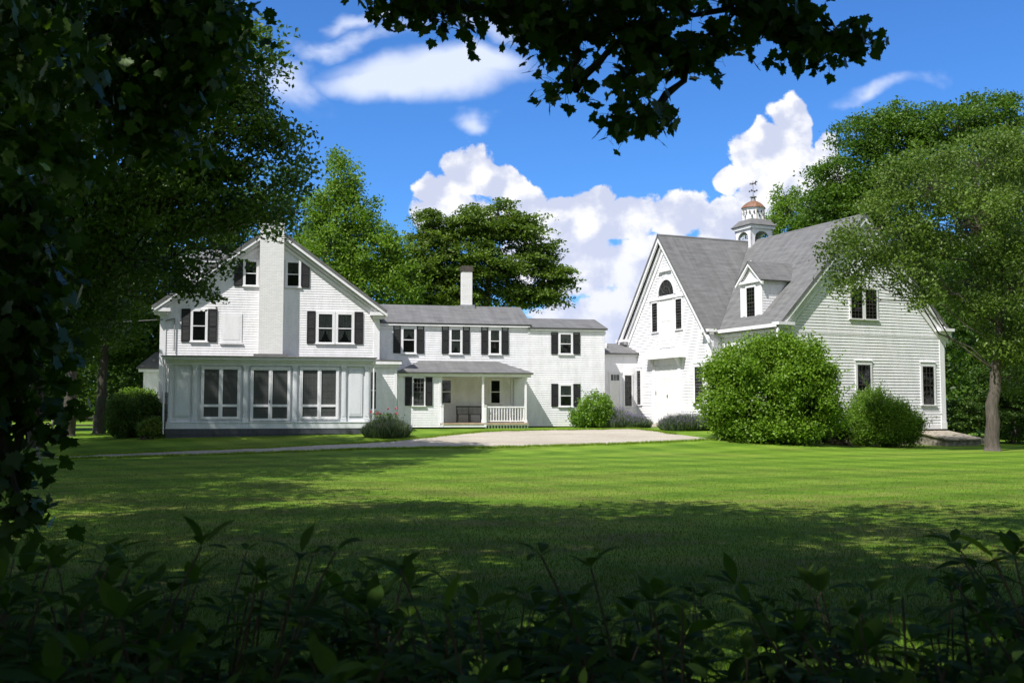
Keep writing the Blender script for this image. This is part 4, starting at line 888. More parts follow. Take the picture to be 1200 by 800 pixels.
tree('birch_tree', 'lighter feathery tree just right of the cupola', 'tree', (20.5, 80.),
     [(21.89,80.00,17.03,1.47,1.60,1.60), (20.54,80.00,16.35,1.07,1.20,0.93), (23.22,80.00,16.07,1.73,1.80,1.60), (19.11,80.00,15.67,0.67,0.80,0.53), (21.18,80.00,18.66,0.47,0.60,0.60), (22.53,80.00,18.80,0.40,0.60,0.67), (23.52,80.00,13.77,3.33,3.00,2.67), (18.85,80.00,15.94,0.53,0.60,0.53)],
     tr=.2, rc=.6, dens=1.0, per=60, leaf=.20, flat=.8, m='leaf_ash', seed=35, up=.3)
tree('apple_tree', 'olive green spreading tree with a leaning grey trunk before the barn\'s right end', 'tree', (19.99, 42.81),
     [(15.34,42.00,9.17,1.68,2.40,1.54), (14.12,42.00,8.32,1.05,1.80,1.05), (17.01,42.00,11.07,1.75,2.60,1.47), (19.91,43.00,12.21,2.08,2.80,1.43), (18.56,42.00,9.39,2.24,2.80,1.75), (21.55,43.00,10.01,2.15,2.80,2.15), (21.02,42.50,6.85,1.63,2.40,2.12), (16.09,41.50,7.54,1.31,1.60,0.90), (14.19,41.50,6.63,0.69,1.00,0.55),
      (19.33,43.50,7.16,1.45,2.00,1.01), (21.52,43.00,3.85,1.22,2.20,1.58), (13.57,42.00,7.40,0.63,1.00,0.56), (22.72,43.00,12.58,1.79,2.80,1.79), (20.84,43.00,4.75,1.07,2.20,1.07), (19.20,42.50,5.78,0.78,1.60,0.64), (16.32,41.00,6.33,0.75,1.00,0.48)],
     tr=.30, lmin=3.4, rc=.72, dens=.66, per=135, leaf=.135, flat=.7, m='leaf_apple', seed=36, up=.4, w=.32,
     trunk=[(19.99,42.81,-.05), (20.1,42.8,1.6), (20.2,42.8,3.4), (20.6,42.8,6.0), (20.5,42.8,9.), (19.6,42.8,11.5)])
for x, y, lab, sd in ((31., 62., 'right background tree closest to the barn corner', 41), (38., 58., 'right background tree behind the leaning trunk', 42), (45., 64., 'right background tree beyond the right edge', 43)):
    tree('woodland_tree', lab, 'tree', (x, y), [(x,y,12,5,4.5,5.5), (x-3,y-1,7,4,3.5,4), (x+3,y+1,8,4,3.5,4), (x,y-1,3.4,4.5,3,2.8), (x-2.5,y-2,1.6,3,2,1.6)], tr=.35, rc=1.2, dens=.9, per=75, leaf=.30, m='leaf_wood', bark='bark_dark', seed=sd, group='trees of the wood right of the barn', twig=.3)
tree('hemlock_tree', 'young green hemlock behind the leaning trunk at the right edge', 'tree', (25.3, 52.), [(25.2,52,1.6,2.8,2.0,1.5), (25.3,52,3.2,1.8,1.5,1.2), (28,52.5,1.8,2.6,2,1.6), (22.6,52.5,1.2,1.2,1,1.)],
     tr=.14, rc=.6, dens=1.2, per=110, leaf=.14, flat=.25, m='leaf_spruce', seed=45, up=1.4)

# the far wood on the horizon: nobody could count it
rs = np.random.RandomState(50)
fx = np.concatenate([rs.uniform(-120, -12, 1500), rs.uniform(-12, 25, 150), rs.uniform(25, 130, 1500)])
FC_ = np.stack([fx, rs.uniform(112, 150, len(fx)), rs.uniform(.03, 1, len(fx))**.8*np.where(np.abs(fx-8) < 22, 5.5, 11)], 1)
P, idx = spray(rs, FC_, 2.3, 55, .8)
v, f = leaf_quads(rs, P, .75, .6)
tag(link('far_woodland', npmesh('far_woodland', v, f, M['leaf_wood'], rs.uniform(0, 1, len(P)))), kind='stuff')

# unseen foliage added behind and beside the view to dim foreground and panes
rs = np.random.RandomState(51)
BC = np.stack([rs.uniform(-45, 45, 900), rs.uniform(-32, -15, 900), rs.uniform(.5, 18, 900)], 1); BC = BC[rs.permutation(900)]
BC = np.concatenate([BC, np.stack([rs.uniform(45, 72, 700), rs.uniform(-15, 55, 700), rs.uniform(.5, 20, 700)], 1)])
P, idx = spray(rs, BC, 2.2, 40, .8); v, f = leaf_quads(rs, P, .8, .6)
tag(link('light_block_foliage', npmesh('light_block_foliage', v, f, M['leaf_wood'], rs.uniform(0, 1, len(P)))), kind='stuff')

# maple over the camera: trunk behind the camera, crown overhead, boughs hanging into view
near_lobes = [(-0.77,7.20,4.63,0.27,0.50,0.08), (-0.45,7.00,4.49,0.10,0.40,0.07), (-0.01,7.00,4.49,0.26,0.50,0.15), (0.23,7.00,4.32,0.23,0.50,0.15), (0.45,7.10,4.29,0.13,0.40,0.13), (0.43,6.90,3.89,0.10,0.25,0.07), (0.86,7.00,4.38,0.35,0.60,0.21), (0.95,7.00,4.11,0.26,0.50,0.15),
              (1.28,7.00,4.20,0.21,0.50,0.16), (0.84,6.90,3.81,0.17,0.40,0.14), (0.91,6.90,3.61,0.12,0.30,0.13), (1.60,7.10,4.52,0.21,0.50,0.09), (1.93,7.10,4.49,0.20,0.50,0.13), (2.14,7.00,4.32,0.20,0.40,0.12), (2.40,7.00,4.27,0.16,0.40,0.10), (2.07,7.00,4.21,0.08,0.30,0.08), (0.70,7.20,4.81,1.92,0.80,0.12)]
left_lobes = [(-5.06,11.00,5.82,1.01,1.50,0.73), (-3.76,11.00,6.10,0.73,1.20,0.37), (-3.09,10.50,5.67,0.35,0.80,0.24), (-4.30,11.00,5.24,0.82,1.30,0.55), (-4.82,10.00,4.40,0.58,1.20,0.67), (-3.60,11.00,5.39,0.37,0.90,0.32), (-3.88,8.00,4.55,0.40,0.80,0.40), (-3.99,11.50,4.91,0.43,0.90,0.29),
              (-3.25,6.60,2.98,0.15,0.35,0.33), (-3.11,6.60,2.58,0.14,0.30,0.22), (-3.12,6.60,2.31,0.17,0.30,0.22), (-3.17,6.50,1.92,0.18,0.30,0.27), (-3.08,6.50,1.59,0.10,0.25,0.22), (-3.20,6.50,1.27,0.14,0.25,0.22), (-3.10,6.50,1.06,0.09,0.15,0.08), (-3.47,6.50,2.13,0.27,0.50,0.87)]
def outside_view(P):
    x, y, z = P[:, 0], P[:, 1], P[:, 2]; e = (z-1.7)
    return ~((y > .6) & (np.abs(x) < .56*y+.4) & (e < .455*y+.35) & (e > -1.5*y))
canopy = [(-3,0,10.5,8,6,2.6), (5,0,10.5,7,6,2.6), (-8,5,11,7,6,2.8), (1,6,11.3,8,6,2.4), (8,4,11,6,6,2.4), (-4,-7,11,9,6,3), (6,-7,11,7,5,3), (-11,-2,11,6,7,3), (12,-2,10.5,5,6,2.4), (-7,9,12,6,4,2.4)]
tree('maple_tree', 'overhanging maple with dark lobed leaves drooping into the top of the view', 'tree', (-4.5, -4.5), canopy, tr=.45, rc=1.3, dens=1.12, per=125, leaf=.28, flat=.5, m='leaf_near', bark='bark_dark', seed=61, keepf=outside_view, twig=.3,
     trunk=[(-4.5,-4.5,-.05), (-4.4,-4.4,3.), (-4.,-4.,6.5), (-3.5,-3.4,9.), (-3,-3,11.5)])
nm = [o for o in bpy.data.objects if o.get('label', '').startswith('overhanging maple')][0]
O = np.array(nm.location)
rs = np.random.RandomState(62)
def bough(name, lobes, rc, dens, per, leaf, root_pt, flat=.6, up=.35, dr=-.55, thick=.035, pet=True):
    C = clumps(rs, lobes, rc, dens, .2); P, idx = spray(rs, C, rc, per, flat)
    v, f = leaf_poly(rs, P-O, leaf, up, MAPLE, np.array([0, 0, dr]))
    br = Tubes(6); last = np.array(root_pt, float)
    for L in lobes:
        c = np.array(L[:3]); r_ = last if np.linalg.norm(last-c) < 2.5 else np.array(root_pt, float)
        br.add(curve(rs, r_, c, 6, .04, .02)-O, np.linspace(thick, .008, 6), 6)
        dd = (((C-c)/np.array(L[3:6]))**2).sum(1)
        for q in np.where(dd < 1.3)[0][:24]: br.add(curve(rs, c, C[q], 4, .08)-O, np.linspace(.008, .003, 4), 4)
        last = c
    if pet:
        for q in range(len(P)):
            br.add(np.stack([C[idx[q]]*.75+P[q]*.25, C[idx[q]]*.3+P[q]*.7+np.array([0, 0, .02]), P[q]])-O, [.0022, .0016, .0012], 3)
    b_ = br.build('branch', M['bark_dark'], nm)
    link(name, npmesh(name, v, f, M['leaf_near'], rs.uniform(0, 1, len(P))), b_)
bough('leaves', near_lobes, .22, .66, 20, .105, (1.2, 5.0, 5.2))
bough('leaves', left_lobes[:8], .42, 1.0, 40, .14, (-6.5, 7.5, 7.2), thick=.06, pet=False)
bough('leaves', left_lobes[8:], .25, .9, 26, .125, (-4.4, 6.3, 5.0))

# ------------------------------------------------------------------ shrubs
tree('lilac_shrub', 'very large round green shrub at the corner of the barn', 'shrub', (11., 44.2),
     [(11.04,44.20,2.43,2.28,1.90,1.77), (9.76,44.00,3.46,1.17,1.50,0.95), (12.18,44.00,3.64,1.39,1.50,0.88), (8.86,44.00,2.07,0.59,1.20,1.17), (13.11,44.00,2.14,0.66,1.30,1.39), (11.18,44.20,4.17,1.18,1.20,0.52), (10.96,44.00,0.90,2.42,1.80,0.44), (10.29,44.00,4.49,0.33,0.40,0.44), (11.69,44.00,4.63,0.37,0.40,0.44), (12.78,44.00,4.19,0.33,0.40,0.51), (8.65,44.00,3.16,0.33,0.40,0.59), (13.64,44.00,3.16,0.29,0.40,0.51), (13.82,44.00,1.34,0.29,0.40,0.37)],
     rc=.5, dens=1.6, per=150, shoots=90, leaf=.12, flat=.85, m='leaf_lilac', bark='stem', seed=71, limbs=False, up=.35, inner=.3, crown='foliage', w=.34)
tree('yew_shrub', 'feathery green yew before the barn window, left of the cellar hatch', 'shrub', (17.4, 47.3),
     [(17.06,47.20,1.23,1.49,1.40,1.02), (16.57,47.20,1.86,0.87,1.00,0.55), (17.64,47.20,0.92,1.02,1.20,0.79), (16.07,47.20,0.92,0.63,0.90,0.79)],
     rc=.4, dens=1.6, per=150, shoots=160, leaf=.14, flat=1., m='leaf_yew', bark='stem', seed=72, limbs=False, up=.0, inner=.5, crown='foliage', w=.13)
tree('clipped_hedge', 'clipped hedge at the left corner of the farmhouse', 'hedge', (-16.9, 46.2),
     [(-17.51,46.00,1.43,0.57,0.90,0.88), (-16.36,46.00,1.43,0.57,0.90,0.88), (-16.95,46.00,1.78,1.00,0.90,0.54), (-16.93,46.00,0.94,1.00,0.90,0.46)], rc=.3, dens=1.4, per=130, leaf=.085, flat=1., m='leaf_wood', bark='stem', seed=73, limbs=False, up=.3, inner=.6, crown='foliage')  # shade over the hedge put into a darker leaf colour
tree('leafy_shrub', 'lighter shrub showing above the clipped hedge, under the rear ell window', 'shrub', (-17.9, 49.5),
     [(-17.94,49.00,2.27,0.98,0.80,0.33), (-17.92,49.00,1.50,0.98,0.80,0.90)], rc=.3, dens=1.2, per=90, leaf=.11, flat=.9, m='leaf_ash', bark='stem', seed=74, limbs=False, crown='foliage')
tree('leafy_shrub', 'low straggly plant at the foot of the sunroom\'s left corner', 'plant', (-15.9, 44.6),
     [(-15.74,44.60,0.89,0.48,0.50,0.30), (-15.56,44.60,1.07,0.30,0.40,0.30)], rc=.22, dens=1.2, per=70, leaf=.13, flat=.8, m='leaf_beech', bark='stem', seed=75, limbs=False, crown='foliage', w=.16)
tree('rhododendron', 'bright green rounded bush under the far right ground floor window', 'shrub', (4.1, 51.9),
     [(4.19,51.90,1.83,0.86,1.00,0.74), (3.65,51.70,1.40,0.60,0.80,0.47), (4.66,51.90,1.36,0.52,0.80,0.52), (3.87,51.70,1.10,0.78,0.90,0.26)], rc=.3, dens=1.2, per=75, shoots=25, leaf=.13, flat=.8, m='leaf_rhodo', bark='stem', seed=76, limbs=False, inner=.5, crown='foliage', w=.2)
tree('leafy_shrub', 'small dark plants in the shadow between the lilac and the yew', 'plant', (15.2, 46.6),
     [(14.86,46.50,0.66,0.58,0.50,0.27), (13.75,46.00,0.56,0.46,0.50,0.23)], rc=.25, dens=1.1, per=70, leaf=.12, flat=.8, m='leaf_wood', bark='stem', seed=77, limbs=False, crown='foliage')
def lavender(name, label, x, y, rx, ry, h, n, seed, purple=.22, pink=0):
    rs = np.random.RandomState(seed); z = float(terrain(np.array(x), np.array(y)))
    root = empty(name, (x, y, z), label=label, cat='plant')
    r = np.sqrt(rs.uniform(0, 1, n)); a = rs.uniform(0, 2*math.pi, n)
    bx, by = rx*r*np.cos(a), ry*r*np.sin(a); hh = h*rs.uniform(.55, 1.05, n)*(1-.45*r**2.5)
    lean = np.stack([np.cos(a)*r*.35, np.sin(a)*r*.35, np.ones(n)], 1)+rs.randn(n, 3)*.16
    B = np.stack([bx, by, np.full(n, -.02)], 1); T = B+unit(lean)*hh[:, None]
    s = unit(np.cross(T-B, rs.randn(n, 3)))*.010
    Ms = B+(T-B)*.55+s*2.4; v = np.stack([B-s, Ms, T, B+(T-B)*.55-s*2.4], 1).reshape(-1, 3)
    link('foliage', npmesh(name+'_foliage', v, np.arange(4*n).reshape(-1, 4), M['leaf_lavender'], rs.uniform(0, 1, n)), root)
    k = rs.rand(n) < purple; P = T[k]-np.array([0, 0, .02]); P[:, 2] += rs.uniform(0, .10, len(P))
    P = np.repeat(P, 5, 0)+rs.randn(len(P)*5, 3)*np.array([.012, .012, .035])
    v, f = leaf_quads(rs, P, .035, .3); link('flowers', npmesh(name+'_flowers', v, f, M['petal_purple'], rs.uniform(0, 1, len(P))), root)
    if pink:
        P = np.stack([rs.uniform(-rx, rx, pink)*.8, rs.uniform(-ry, ry, pink)*.5-.1, h*rs.uniform(1.0, 1.35, pink)], 1)
        T_ = Tubes(4)
        for q in P: T_.add([[q[0]*.8, q[1]*.8, 0], [q[0]*.95, q[1], q[2]*.6], q], [.008, .006, .004])
        T_.build('rose_stems', M['stem'], root)
        n2 = 900; C = np.stack([rs.normal(-.1, rx*.32, n2), rs.normal(0, ry*.3, n2), rs.uniform(.3, 1.1, n2)*h], 1)
        v, f = leaf_quads(rs, C, .085, .5); link('rose_leaves', npmesh('rose_leaves', v, f, M['leaf_maple'], rs.uniform(0, 1, n2)), root)
        Q = np.repeat(P, 16, 0)+rs.randn(len(P)*16, 3)*.028; v, f = leaf_quads(rs, Q, .065, .3); link('rose_flowers', npmesh('rose_flowers', v, f, M['petal_pink'], rs.uniform(0, 1, len(Q))), root)
lavender('rose_bush', 'grey-green bush with pink roses at the sunroom\'s right corner', -5.5, 45.2, .95, .6, .95, 5200, 81, .05, 9)
lavender('lavender_bush', 'lavender clump before the barn, left of the door ramp', 5.7, 51.6, 1.25, .6, .72, 5200, 82)
lavender('lavender_bush', 'tall lavender beside the narrow door of the link', 5.3, 53.6, .8, .5, 1.1, 2200, 84, .5)
lavender('lavender_bush', 'lavender clump to the right of the door ramp, beside the lilac', 8.2, 48.6, 1.15, .6, .85, 5200, 83)

# ------------------------------------------------------------------ foreground shrubs
LW = np.array([(-.5, 0.), (-.42, .035), (-.28, .115), (-.1, .175), (.08, .18), (.25, .135), (.4, .06), (.52, 0.)])
def broad_leaf(rs, base, d, side, L):     # curved leaf folded along the midrib, 14 quads
    up_ = np.cross(side, d); out_v = []; k = len(LW); bend = rs.uniform(.25, .95); fold = rs.uniform(.10, .35)
    for i, (t, w_) in enumerate(LW):
        u = t+.5; c = base+d*L*(u-.12*bend*u*u)-up_*L*bend*.5*u*u
        wv_ = .012*math.sin(i*2.3)
        out_v += [c+side*w_*L+up_*(w_*fold+wv_)*L, c, c-side*w_*L+up_*(w_*fold-wv_)*L]
    f = []
    for i in range(k-1):
        a = i*3; f += [(a, a+1, a+4, a+3), (a+1, a+2, a+5, a+4)]
    return out_v, f
def fore_shrub(x, y, wid, dep, ztop, n, seed, label, sprigs=()):
    rs = np.random.RandomState(seed); z0 = float(terrain(np.array(x), np.array(y)))
    root = empty('foreground_shrub', (x, y, z0), label=label, cat='shrub', group='leafy shrubs along the bottom of the view')
    V_, F_, RN = [], [], []; T = Tubes(6)
    st = [(rs.uniform(-1, 1)*wid, rs.uniform(-1, 1)*dep, ztop*(1-.42*rs.uniform(0, 1)**1.2)*(.95-.05*math.exp(-((x-.4)/1.1)**2)), None) for _ in range(n)]+[(sx_-x, sy_-y, sz, ln) for sx_, sy_, sz, ln in sprigs]
    for (tx, ty, tz, ln) in st:
        tip = np.array([tx, ty, tz-z0]); b0 = np.array([tx*.45+rs.randn()*.08, ty*.5+rs.randn()*.06+(0 if ln is None else .1), -.02])
        c1 = b0+(tip-b0)*np.array([.25, .25, .6])+rs.randn(3)*.03; t = np.linspace(0, 1, 16)[:, None]
        p = b0*(1-t)**2+2*c1*t*(1-t)+tip*t*t; T.add(p, np.linspace(.0065, .0028, 16))
        s = .62 if ln is None else .55; L0 = rs.uniform(.07, .17) if ln is None else ln
        nn = 6; az = rs.uniform(0, math.pi)
        for j in range(nn+1):
            u = s+(1-s)*j/nn; q = p[min(15, int(u*15))]; ax = unit((p[-1]-p[-3])[None])[0]; az += math.pi/2+rs.uniform(-.3, .3)
            for sg in ((0, math.pi) if j < nn else (0, math.pi, math.pi/2, -math.pi/2)):
                a = az+sg; h = np.array([math.cos(a), math.sin(a), 0]); el = rs.uniform(-.1, .4) if j < nn else rs.uniform(.25, 1.15)
                d = unit((h*math.cos(el)+ax*math.sin(el))[None])[0]; sd = unit(np.cross(d, np.array([0, 0, 1.])+rs.randn(3)*.15)[None])[0]
                L = L0*rs.uniform(.7, 1.15)*(1. if j < nn else .8)
                vv, ff = broad_leaf(rs, q+d*.006, d, sd, L); o_ = len(V_)
                V_ += vv; F_ += [tuple(o_+i for i in g) for g in ff]; RN += [rs.rand()]*len(ff)
    T.build('stems', M['stem'], root)
    link('foliage', npmesh('foreground_foliage', np.array(V_), np.array(F_), M['leaf_fore'], np.array(RN), True), root)
fs = [(-1.75, 2.7, 1.33, 'foreground shrub filling the bottom left corner', [(-0.75,2.50,1.37,0.13), (-0.96,2.60,1.30,0.11), (-1.20,2.70,1.31,0.1)]),
      (-.85, 2.7, 1.30, 'foreground shrub with a tall sprig, left of the lawn centre', [(-0.51,2.50,1.35,0.12), (-0.46,2.70,1.33,0.1), (-0.57,2.30,1.29,0.12)]),
      (-.1, 2.7, 1.22, 'foreground shrub with low dark leaves below the lawn centre', [(-0.28,2.60,1.30,0.11), (-0.14,2.20,1.27,0.16), (-0.08,2.40,1.24,0.1)]),
      (.55, 2.7, 1.22, 'foreground shrub with two upright sprigs right of the lawn centre', [(0.07,2.50,1.35,0.11), (0.19,2.50,1.32,0.11), (0.41,2.50,1.23,0.1), (0.35,2.60,1.22,0.1)]),
      (1.3, 2.7, 1.24, 'foreground shrub with round dark leaves, right of the upright sprigs', [(0.80,2.40,1.22,0.12), (0.94,2.50,1.25,0.1), (0.57,2.40,1.21,0.11), (0.64,2.30,1.21,0.1)]),
      (2.1, 2.7, 1.34, 'foreground shrub rising highest, in the bottom right corner', [(1.07,2.30,1.37,0.13), (1.18,2.40,1.38,0.12), (1.06,2.50,1.29,0.12)])]
for i, (x, y, zt, lab, sp) in enumerate(fs):
    fore_shrub(x, y, .60, .95, zt, 190, 90+i, lab, sp)

# ------------------------------------------------------------------ grass: short blades where the lawn is near enough to show them
rs = np.random.RandomState(100)
n = 260000
yy = 5.5+rs.uniform(0, 1, n)**1.7*32; xx = rs.uniform(-1, 1, n)*(.55*yy+.6)
zz = terrain(xx, yy); hgt = rs.uniform(.025, .058, n)*np.clip(1.25-yy/38, .25, 1)*np.where(rs.rand(n) < .02, 1.5, 1)
B_ = np.stack([xx, yy, zz-.004], 1); ln = rs.randn(n, 2)*.4
T_ = B_+np.stack([ln[:, 0]*hgt, ln[:, 1]*hgt, hgt], 1); sd_ = rs.randn(n, 3)*np.array([1, 1, 0]); sd_ = unit(sd_)*(.0024+.00018*yy)[:, None]
v = np.stack([B_-sd_, B_+sd_, T_], 1).reshape(-1, 3)
w1 = np.sin(xx*.55+1.7*np.sin(yy*.31+1)+.6*np.sin(xx*1.9))*np.sin(yy*.62+1.1*np.sin(xx*.47)); w2 = np.sin(xx*2.3+yy*1.1)*np.sin(yy*2.9-xx*.7)
bandy = np.clip((yy-8)/5, 0, 1)*np.clip(1-(yy-20)/8, .2, 1)
pt = np.clip(.66-.42*np.clip(w1*.75+w2*.35, -.2, 1)*bandy+rs.randn(n)*.16, 0, 1)
g = link('grass', npmesh('grass', v, np.arange(3*n).reshape(-1, 3), M['turfblade'], pt)); tag(g, kind='stuff')
# rough grass along the drive's edges and the foot of the buildings
n = 26000
e = np.concatenate([A[20:], B[20:]]); k = rs.randint(0, len(e), n); xx = e[k, 0]+rs.randn(n)*.12; yy = e[k, 1]+rs.randn(n)*.10
hgt = rs.uniform(.03, .11, n); B_ = np.stack([xx, yy, terrain(xx, yy)], 1); T_ = B_+np.stack([rs.randn(n)*.4*hgt, rs.randn(n)*.4*hgt, hgt], 1)
sd_ = unit(rs.randn(n, 3)*np.array([1, .4, 0]))*.014; v = np.stack([B_-sd_, B_+sd_, T_], 1).reshape(-1, 3)
g = link('edge_grass', npmesh('edge_grass', v, np.arange(3*n).reshape(-1, 3), M['grass'], rs.uniform(.2, 1, n))); tag(g, kind='stuff')

# ------------------------------------------------------------------ light
sun_to = Vector((-.676, -.737, 1.337)).normalized()
el = math.asin(sun_to.z); azr = math.atan2(sun_to.x, sun_to.y)
L = bpy.data.lights.new('sun', 'SUN'); L.energy = 4.7; L.angle = R(.5); L.color = (1., .965, .925)
lo = bpy.data.objects.new('sun', L); col.objects.link(lo); lo.rotation_euler = (-sun_to).to_track_quat('-Z', 'Y').to_euler(); lo.location = (0, 0, 60)

W = bpy.data.worlds.new('World'); sc.world = W; W.use_nodes = True; nt = W.node_tree; nt.nodes.clear()
out = nt.nodes.new('ShaderNodeOutputWorld'); bg = nt.nodes.new('ShaderNodeBackground'); nt.links.new(bg.outputs[0], out.inputs[0])
sky = nt.nodes.new('ShaderNodeTexSky'); sky.sky_type = 'NISHITA'; sky.sun_disc = False; sky.sun_elevation = el; sky.sun_rotation = azr
sky.air_density = 1.0; sky.dust_density = .3; sky.ozone_density = 2.5; sky.altitude = 100
STR = .10; bg.inputs[1].default_value = STR
def mth(op, a, b_=None, c=None, clamp=False):
    m_ = nt.nodes.new('ShaderNodeMath'); m_.operation = op; m_.use_clamp = clamp
    for i, v_ in enumerate((a, b_, c)):
        if v_ is None: continue
        if isinstance(v_, (int, float)): m_.inputs[i].default_value = v_
        else: nt.links.new(v_, m_.inputs[i])
    return m_.outputs[0]
def smooth(v_, a, b_):
    m_ = nt.nodes.new('ShaderNodeMapRange'); m_.interpolation_type = 'SMOOTHSTEP'; nt.links.new(v_, m_.inputs[0]); m_.inputs[1].default_value = a; m_.inputs[2].default_value = b_; return m_.outputs[0]
d_ = tc(nt, 'Generated'); sp = nt.nodes.new('ShaderNodeSeparateXYZ'); nt.links.new(d_, sp.inputs[0])
X, Y, Z = sp.outputs
yc = mth('MAXIMUM', Y, .08); U = mth('DIVIDE', X, yc); V = mth('DIVIDE', Z, yc)
cb_ = nt.nodes.new('ShaderNodeCombineXYZ'); nt.links.new(U, cb_.inputs[0]); nt.links.new(V, cb_.inputs[1]); UV = cb_.outputs[0]
front = smooth(Y, .1, .3)
def blobs(lst):
    cur = None
    for (px, py, rx, ry) in lst:
        cx_, cy_, ax_, ay_ = (px-600)/1200, (480-py)/1200, rx/1200, ry/1200
        vm = nt.nodes.new('ShaderNodeVectorMath'); vm.operation = 'MULTIPLY_ADD'; nt.links.new(UV, vm.inputs[0])
        vm.inputs[1].default_value = (1/ax_, 1/ay_, 0); vm.inputs[2].default_value = (-cx_/ax_, -cy_/ay_, 0)
        ln_ = nt.nodes.new('ShaderNodeVectorMath'); ln_.operation = 'LENGTH'; nt.links.new(vm.outputs[0], ln_.inputs[0])
        cur = ln_.outputs['Value'] if cur is None else mth('MINIMUM', cur, ln_.outputs['Value'])
    return mth('SUBTRACT', 1., cur)
wn = nt.nodes.new('ShaderNodeTexNoise'); wn.inputs['Scale'].default_value = 6; wn.inputs['Detail'].default_value = 5; nt.links.new(UV, wn.inputs['Vector'])
def warp(amt):
    a_ = nt.nodes.new('ShaderNodeVectorMath'); a_.operation = 'MULTIPLY_ADD'; nt.links.new(wn.outputs['Color'], a_.inputs[0]); a_.inputs[1].default_value = amt; nt.links.new(UV, a_.inputs[2])
    o_ = nt.nodes.new('ShaderNodeVectorMath'); o_.operation = 'SUBTRACT'; nt.links.new(a_.outputs[0], o_.inputs[0]); o_.inputs[1].default_value = tuple(q*.5 for q in amt); return o_.outputs[0]
UV0 = UV; UV = warp((.06, .05, 0))
cum = blobs([(700,235,44,22),(725,262,60,34),(665,240,30,20),(800,262,40,26),(890,180,60,40),(925,200,60,60),(548,200,46,42),(515,222,32,30),(585,212,40,34),(530,255,60,40),(615,240,38,28),(660,262,50,38),(700,256,48,36),(745,246,50,30),(790,252,46,36),(690,310,90,50),(760,320,90,60),(640,300,60,40),(720,370,110,40),
             (932,128,34,34),(945,150,34,40),(912,160,40,36),(880,195,34,30),(850,212,26,26),(905,225,60,46),(955,205,40,70),(850,265,50,34),(985,170,24,34),(990,260,60,70),(1090,330,160,60)])
UV = warp((.05, .022, 0))
lens = blobs([(500,80,150,34),(440,90,95,26),(545,72,90,24)])
UV = warp((.16, .055, 0))
soft = blobs([(335,80,60,56),(550,38,80,20),(556,128,50,17),(1035,92,70,16),(400,30,90,22),(440,8,60,16)])
UV = UV0
nA = noise(nt, UV, 9, 7, .62); nB = noise(nt, UV, 26, 6, .6); nC = noise(nt, mapping(nt, UV, (1, 1.6, 1)), 8, 8, .6, .3)
vo = nt.nodes.new('ShaderNodeTexVoronoi'); vo.feature = 'SMOOTH_F1'; vo.inputs['Scale'].default_value = 34; vo.inputs['Smoothness'].default_value = .6; nt.links.new(UV, vo.inputs['Vector'])
nF = noise(nt, UV, 60, 5, .65)
def body(nA_, nB_, vo_): 
    q = mth('ADD', mth('MULTIPLY', mth('SUBTRACT', nA_, .5), 1.1), mth('MULTIPLY', mth('SUBTRACT', nB_, .5), .75))
    return mth('ADD', q, mth('MULTIPLY', mth('SUBTRACT', .38, vo_), .60))
b1 = body(nA, nB, vo.outputs['Distance']); dens = mth('ADD', mth('ADD', cum, b1), mth('MULTIPLY', mth('SUBTRACT', nF, .5), .35))
aC = smooth(dens, .02, .17)
dsoft = mth('ADD', soft, mth('MULTIPLY', mth('SUBTRACT', nC, .5), 2.0)); aS = mth('MULTIPLY', smooth(dsoft, .05, 1.1), .75); aS = mth('MAXIMUM', aS, mth('MULTIPLY', smooth(mth('ADD', lens, mth('MULTIPLY', mth('SUBTRACT', nC, .5), .5)), .0, .62), .85))
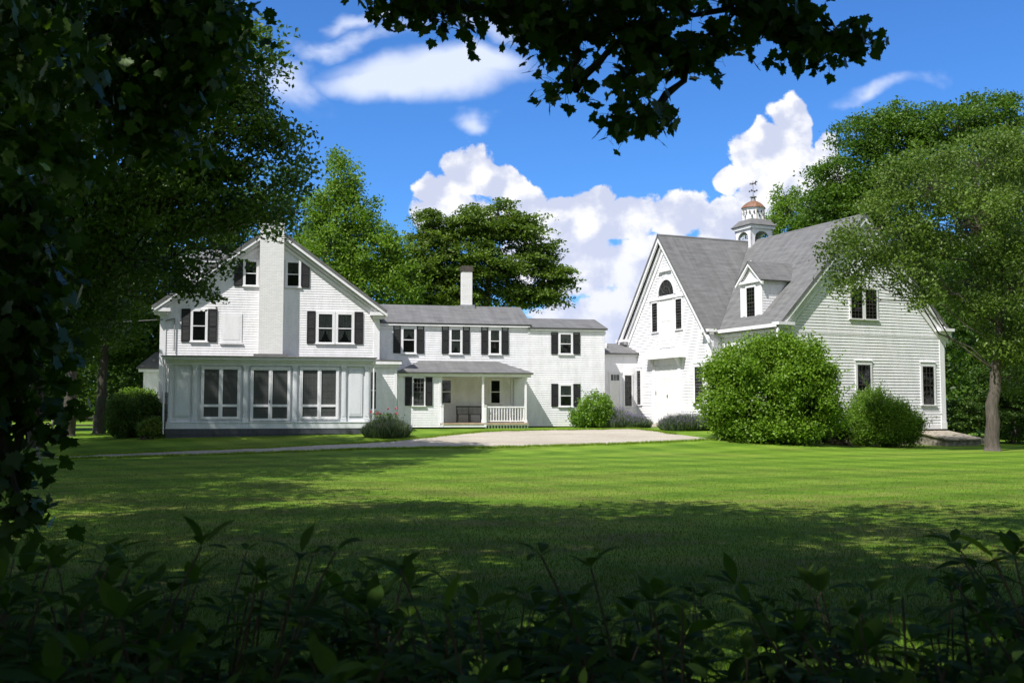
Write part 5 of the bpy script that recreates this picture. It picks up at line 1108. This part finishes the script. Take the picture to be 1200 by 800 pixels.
# unseen broken cloud behind and above the camera, thickened to whiten the fill light
nD = noise(nt, d_, 2.6, 7, .6); aD = mth('MULTIPLY', smooth(nD, .42, .56), mth('SUBTRACT', 1., front))
skyc = mixc(nt, 1., sky.outputs[0], (.40, .80, 1.32), 'MULTIPLY')
UV2 = nt.nodes.new('ShaderNodeVectorMath'); UV2.operation = 'ADD'; nt.links.new(UV, UV2.inputs[0]); UV2.inputs[1].default_value = (-.010, .014, 0)
nA2 = noise(nt, UV2.outputs[0], 9, 7, .62); nB2 = noise(nt, UV2.outputs[0], 26, 6, .6)
vo2 = nt.nodes.new('ShaderNodeTexVoronoi'); vo2.feature = 'SMOOTH_F1'; vo2.inputs['Scale'].default_value = 34; vo2.inputs['Smoothness'].default_value = .6; nt.links.new(UV2.outputs[0], vo2.inputs['Vector'])
relief = mth('SUBTRACT', b1, body(nA2, nB2, vo2.outputs['Distance']))      # lit side against shaded side of each billow
nE = noise(nt, mapping(nt, UV, (1, 1.7, 1)), 5.5, 5, .6)
lum = mixc(nt, smooth(mth('ADD', mth('MULTIPLY', relief, 1.15), mth('ADD', mth('MULTIPLY', nE, .9), mth('MULTIPLY', dens, -.18))), .18, .60), (4.7, 5.1, 6.5), (7.9, 7.9, 8.0))
shade = smooth(mth('ADD', V, mth('MULTIPLY', nA, .14)), .13, .30)
lum2 = mixc(nt, shade, mixc(nt, .55, (4.9, 5.4, 7.2), lum), lum)
c1 = mixc(nt, mth('MULTIPLY', aS, front), skyc, (6.6, 7.1, 8.4))
c2 = mixc(nt, mth('MULTIPLY', aC, front), c1, lum2)
c3 = mixc(nt, aD, c2, (6.9, 6.9, 6.8))
nt.links.new(c3, bg.inputs[0])

# ------------------------------------------------------------------ camera and render settings
cam = bpy.data.cameras.new('camera'); cam.sensor_width = 36; cam.lens = 36; cam.clip_start = .05; cam.clip_end = 3000
co = bpy.data.objects.new('camera', cam); col.objects.link(co); cam.dof.use_dof = True; cam.dof.focus_distance = 42.; cam.dof.aperture_fstop = 6.5; co.location = (0, 0, 1.7); co.rotation_euler = (R(90)+math.atan(80/1200), 0, 0)
sc.camera = co
vs = sc.view_settings; sc.display_settings.display_device = 'sRGB'; vs.view_transform = 'Standard'; vs.look = 'None'; vs.gamma = 1; vs.exposure = .46; vs.use_curve_mapping = False
cy = sc.cycles
try:
    cy.max_bounces = 6; cy.diffuse_bounces = 3; cy.glossy_bounces = 3; cy.transmission_bounces = 4; cy.transparent_max_bounces = 8
    cy.use_denoising = True; cy.denoising_prefilter = 'ACCURATE'; cy.caustics_reflective = False; cy.caustics_refractive = False
except Exception as e: print(e)
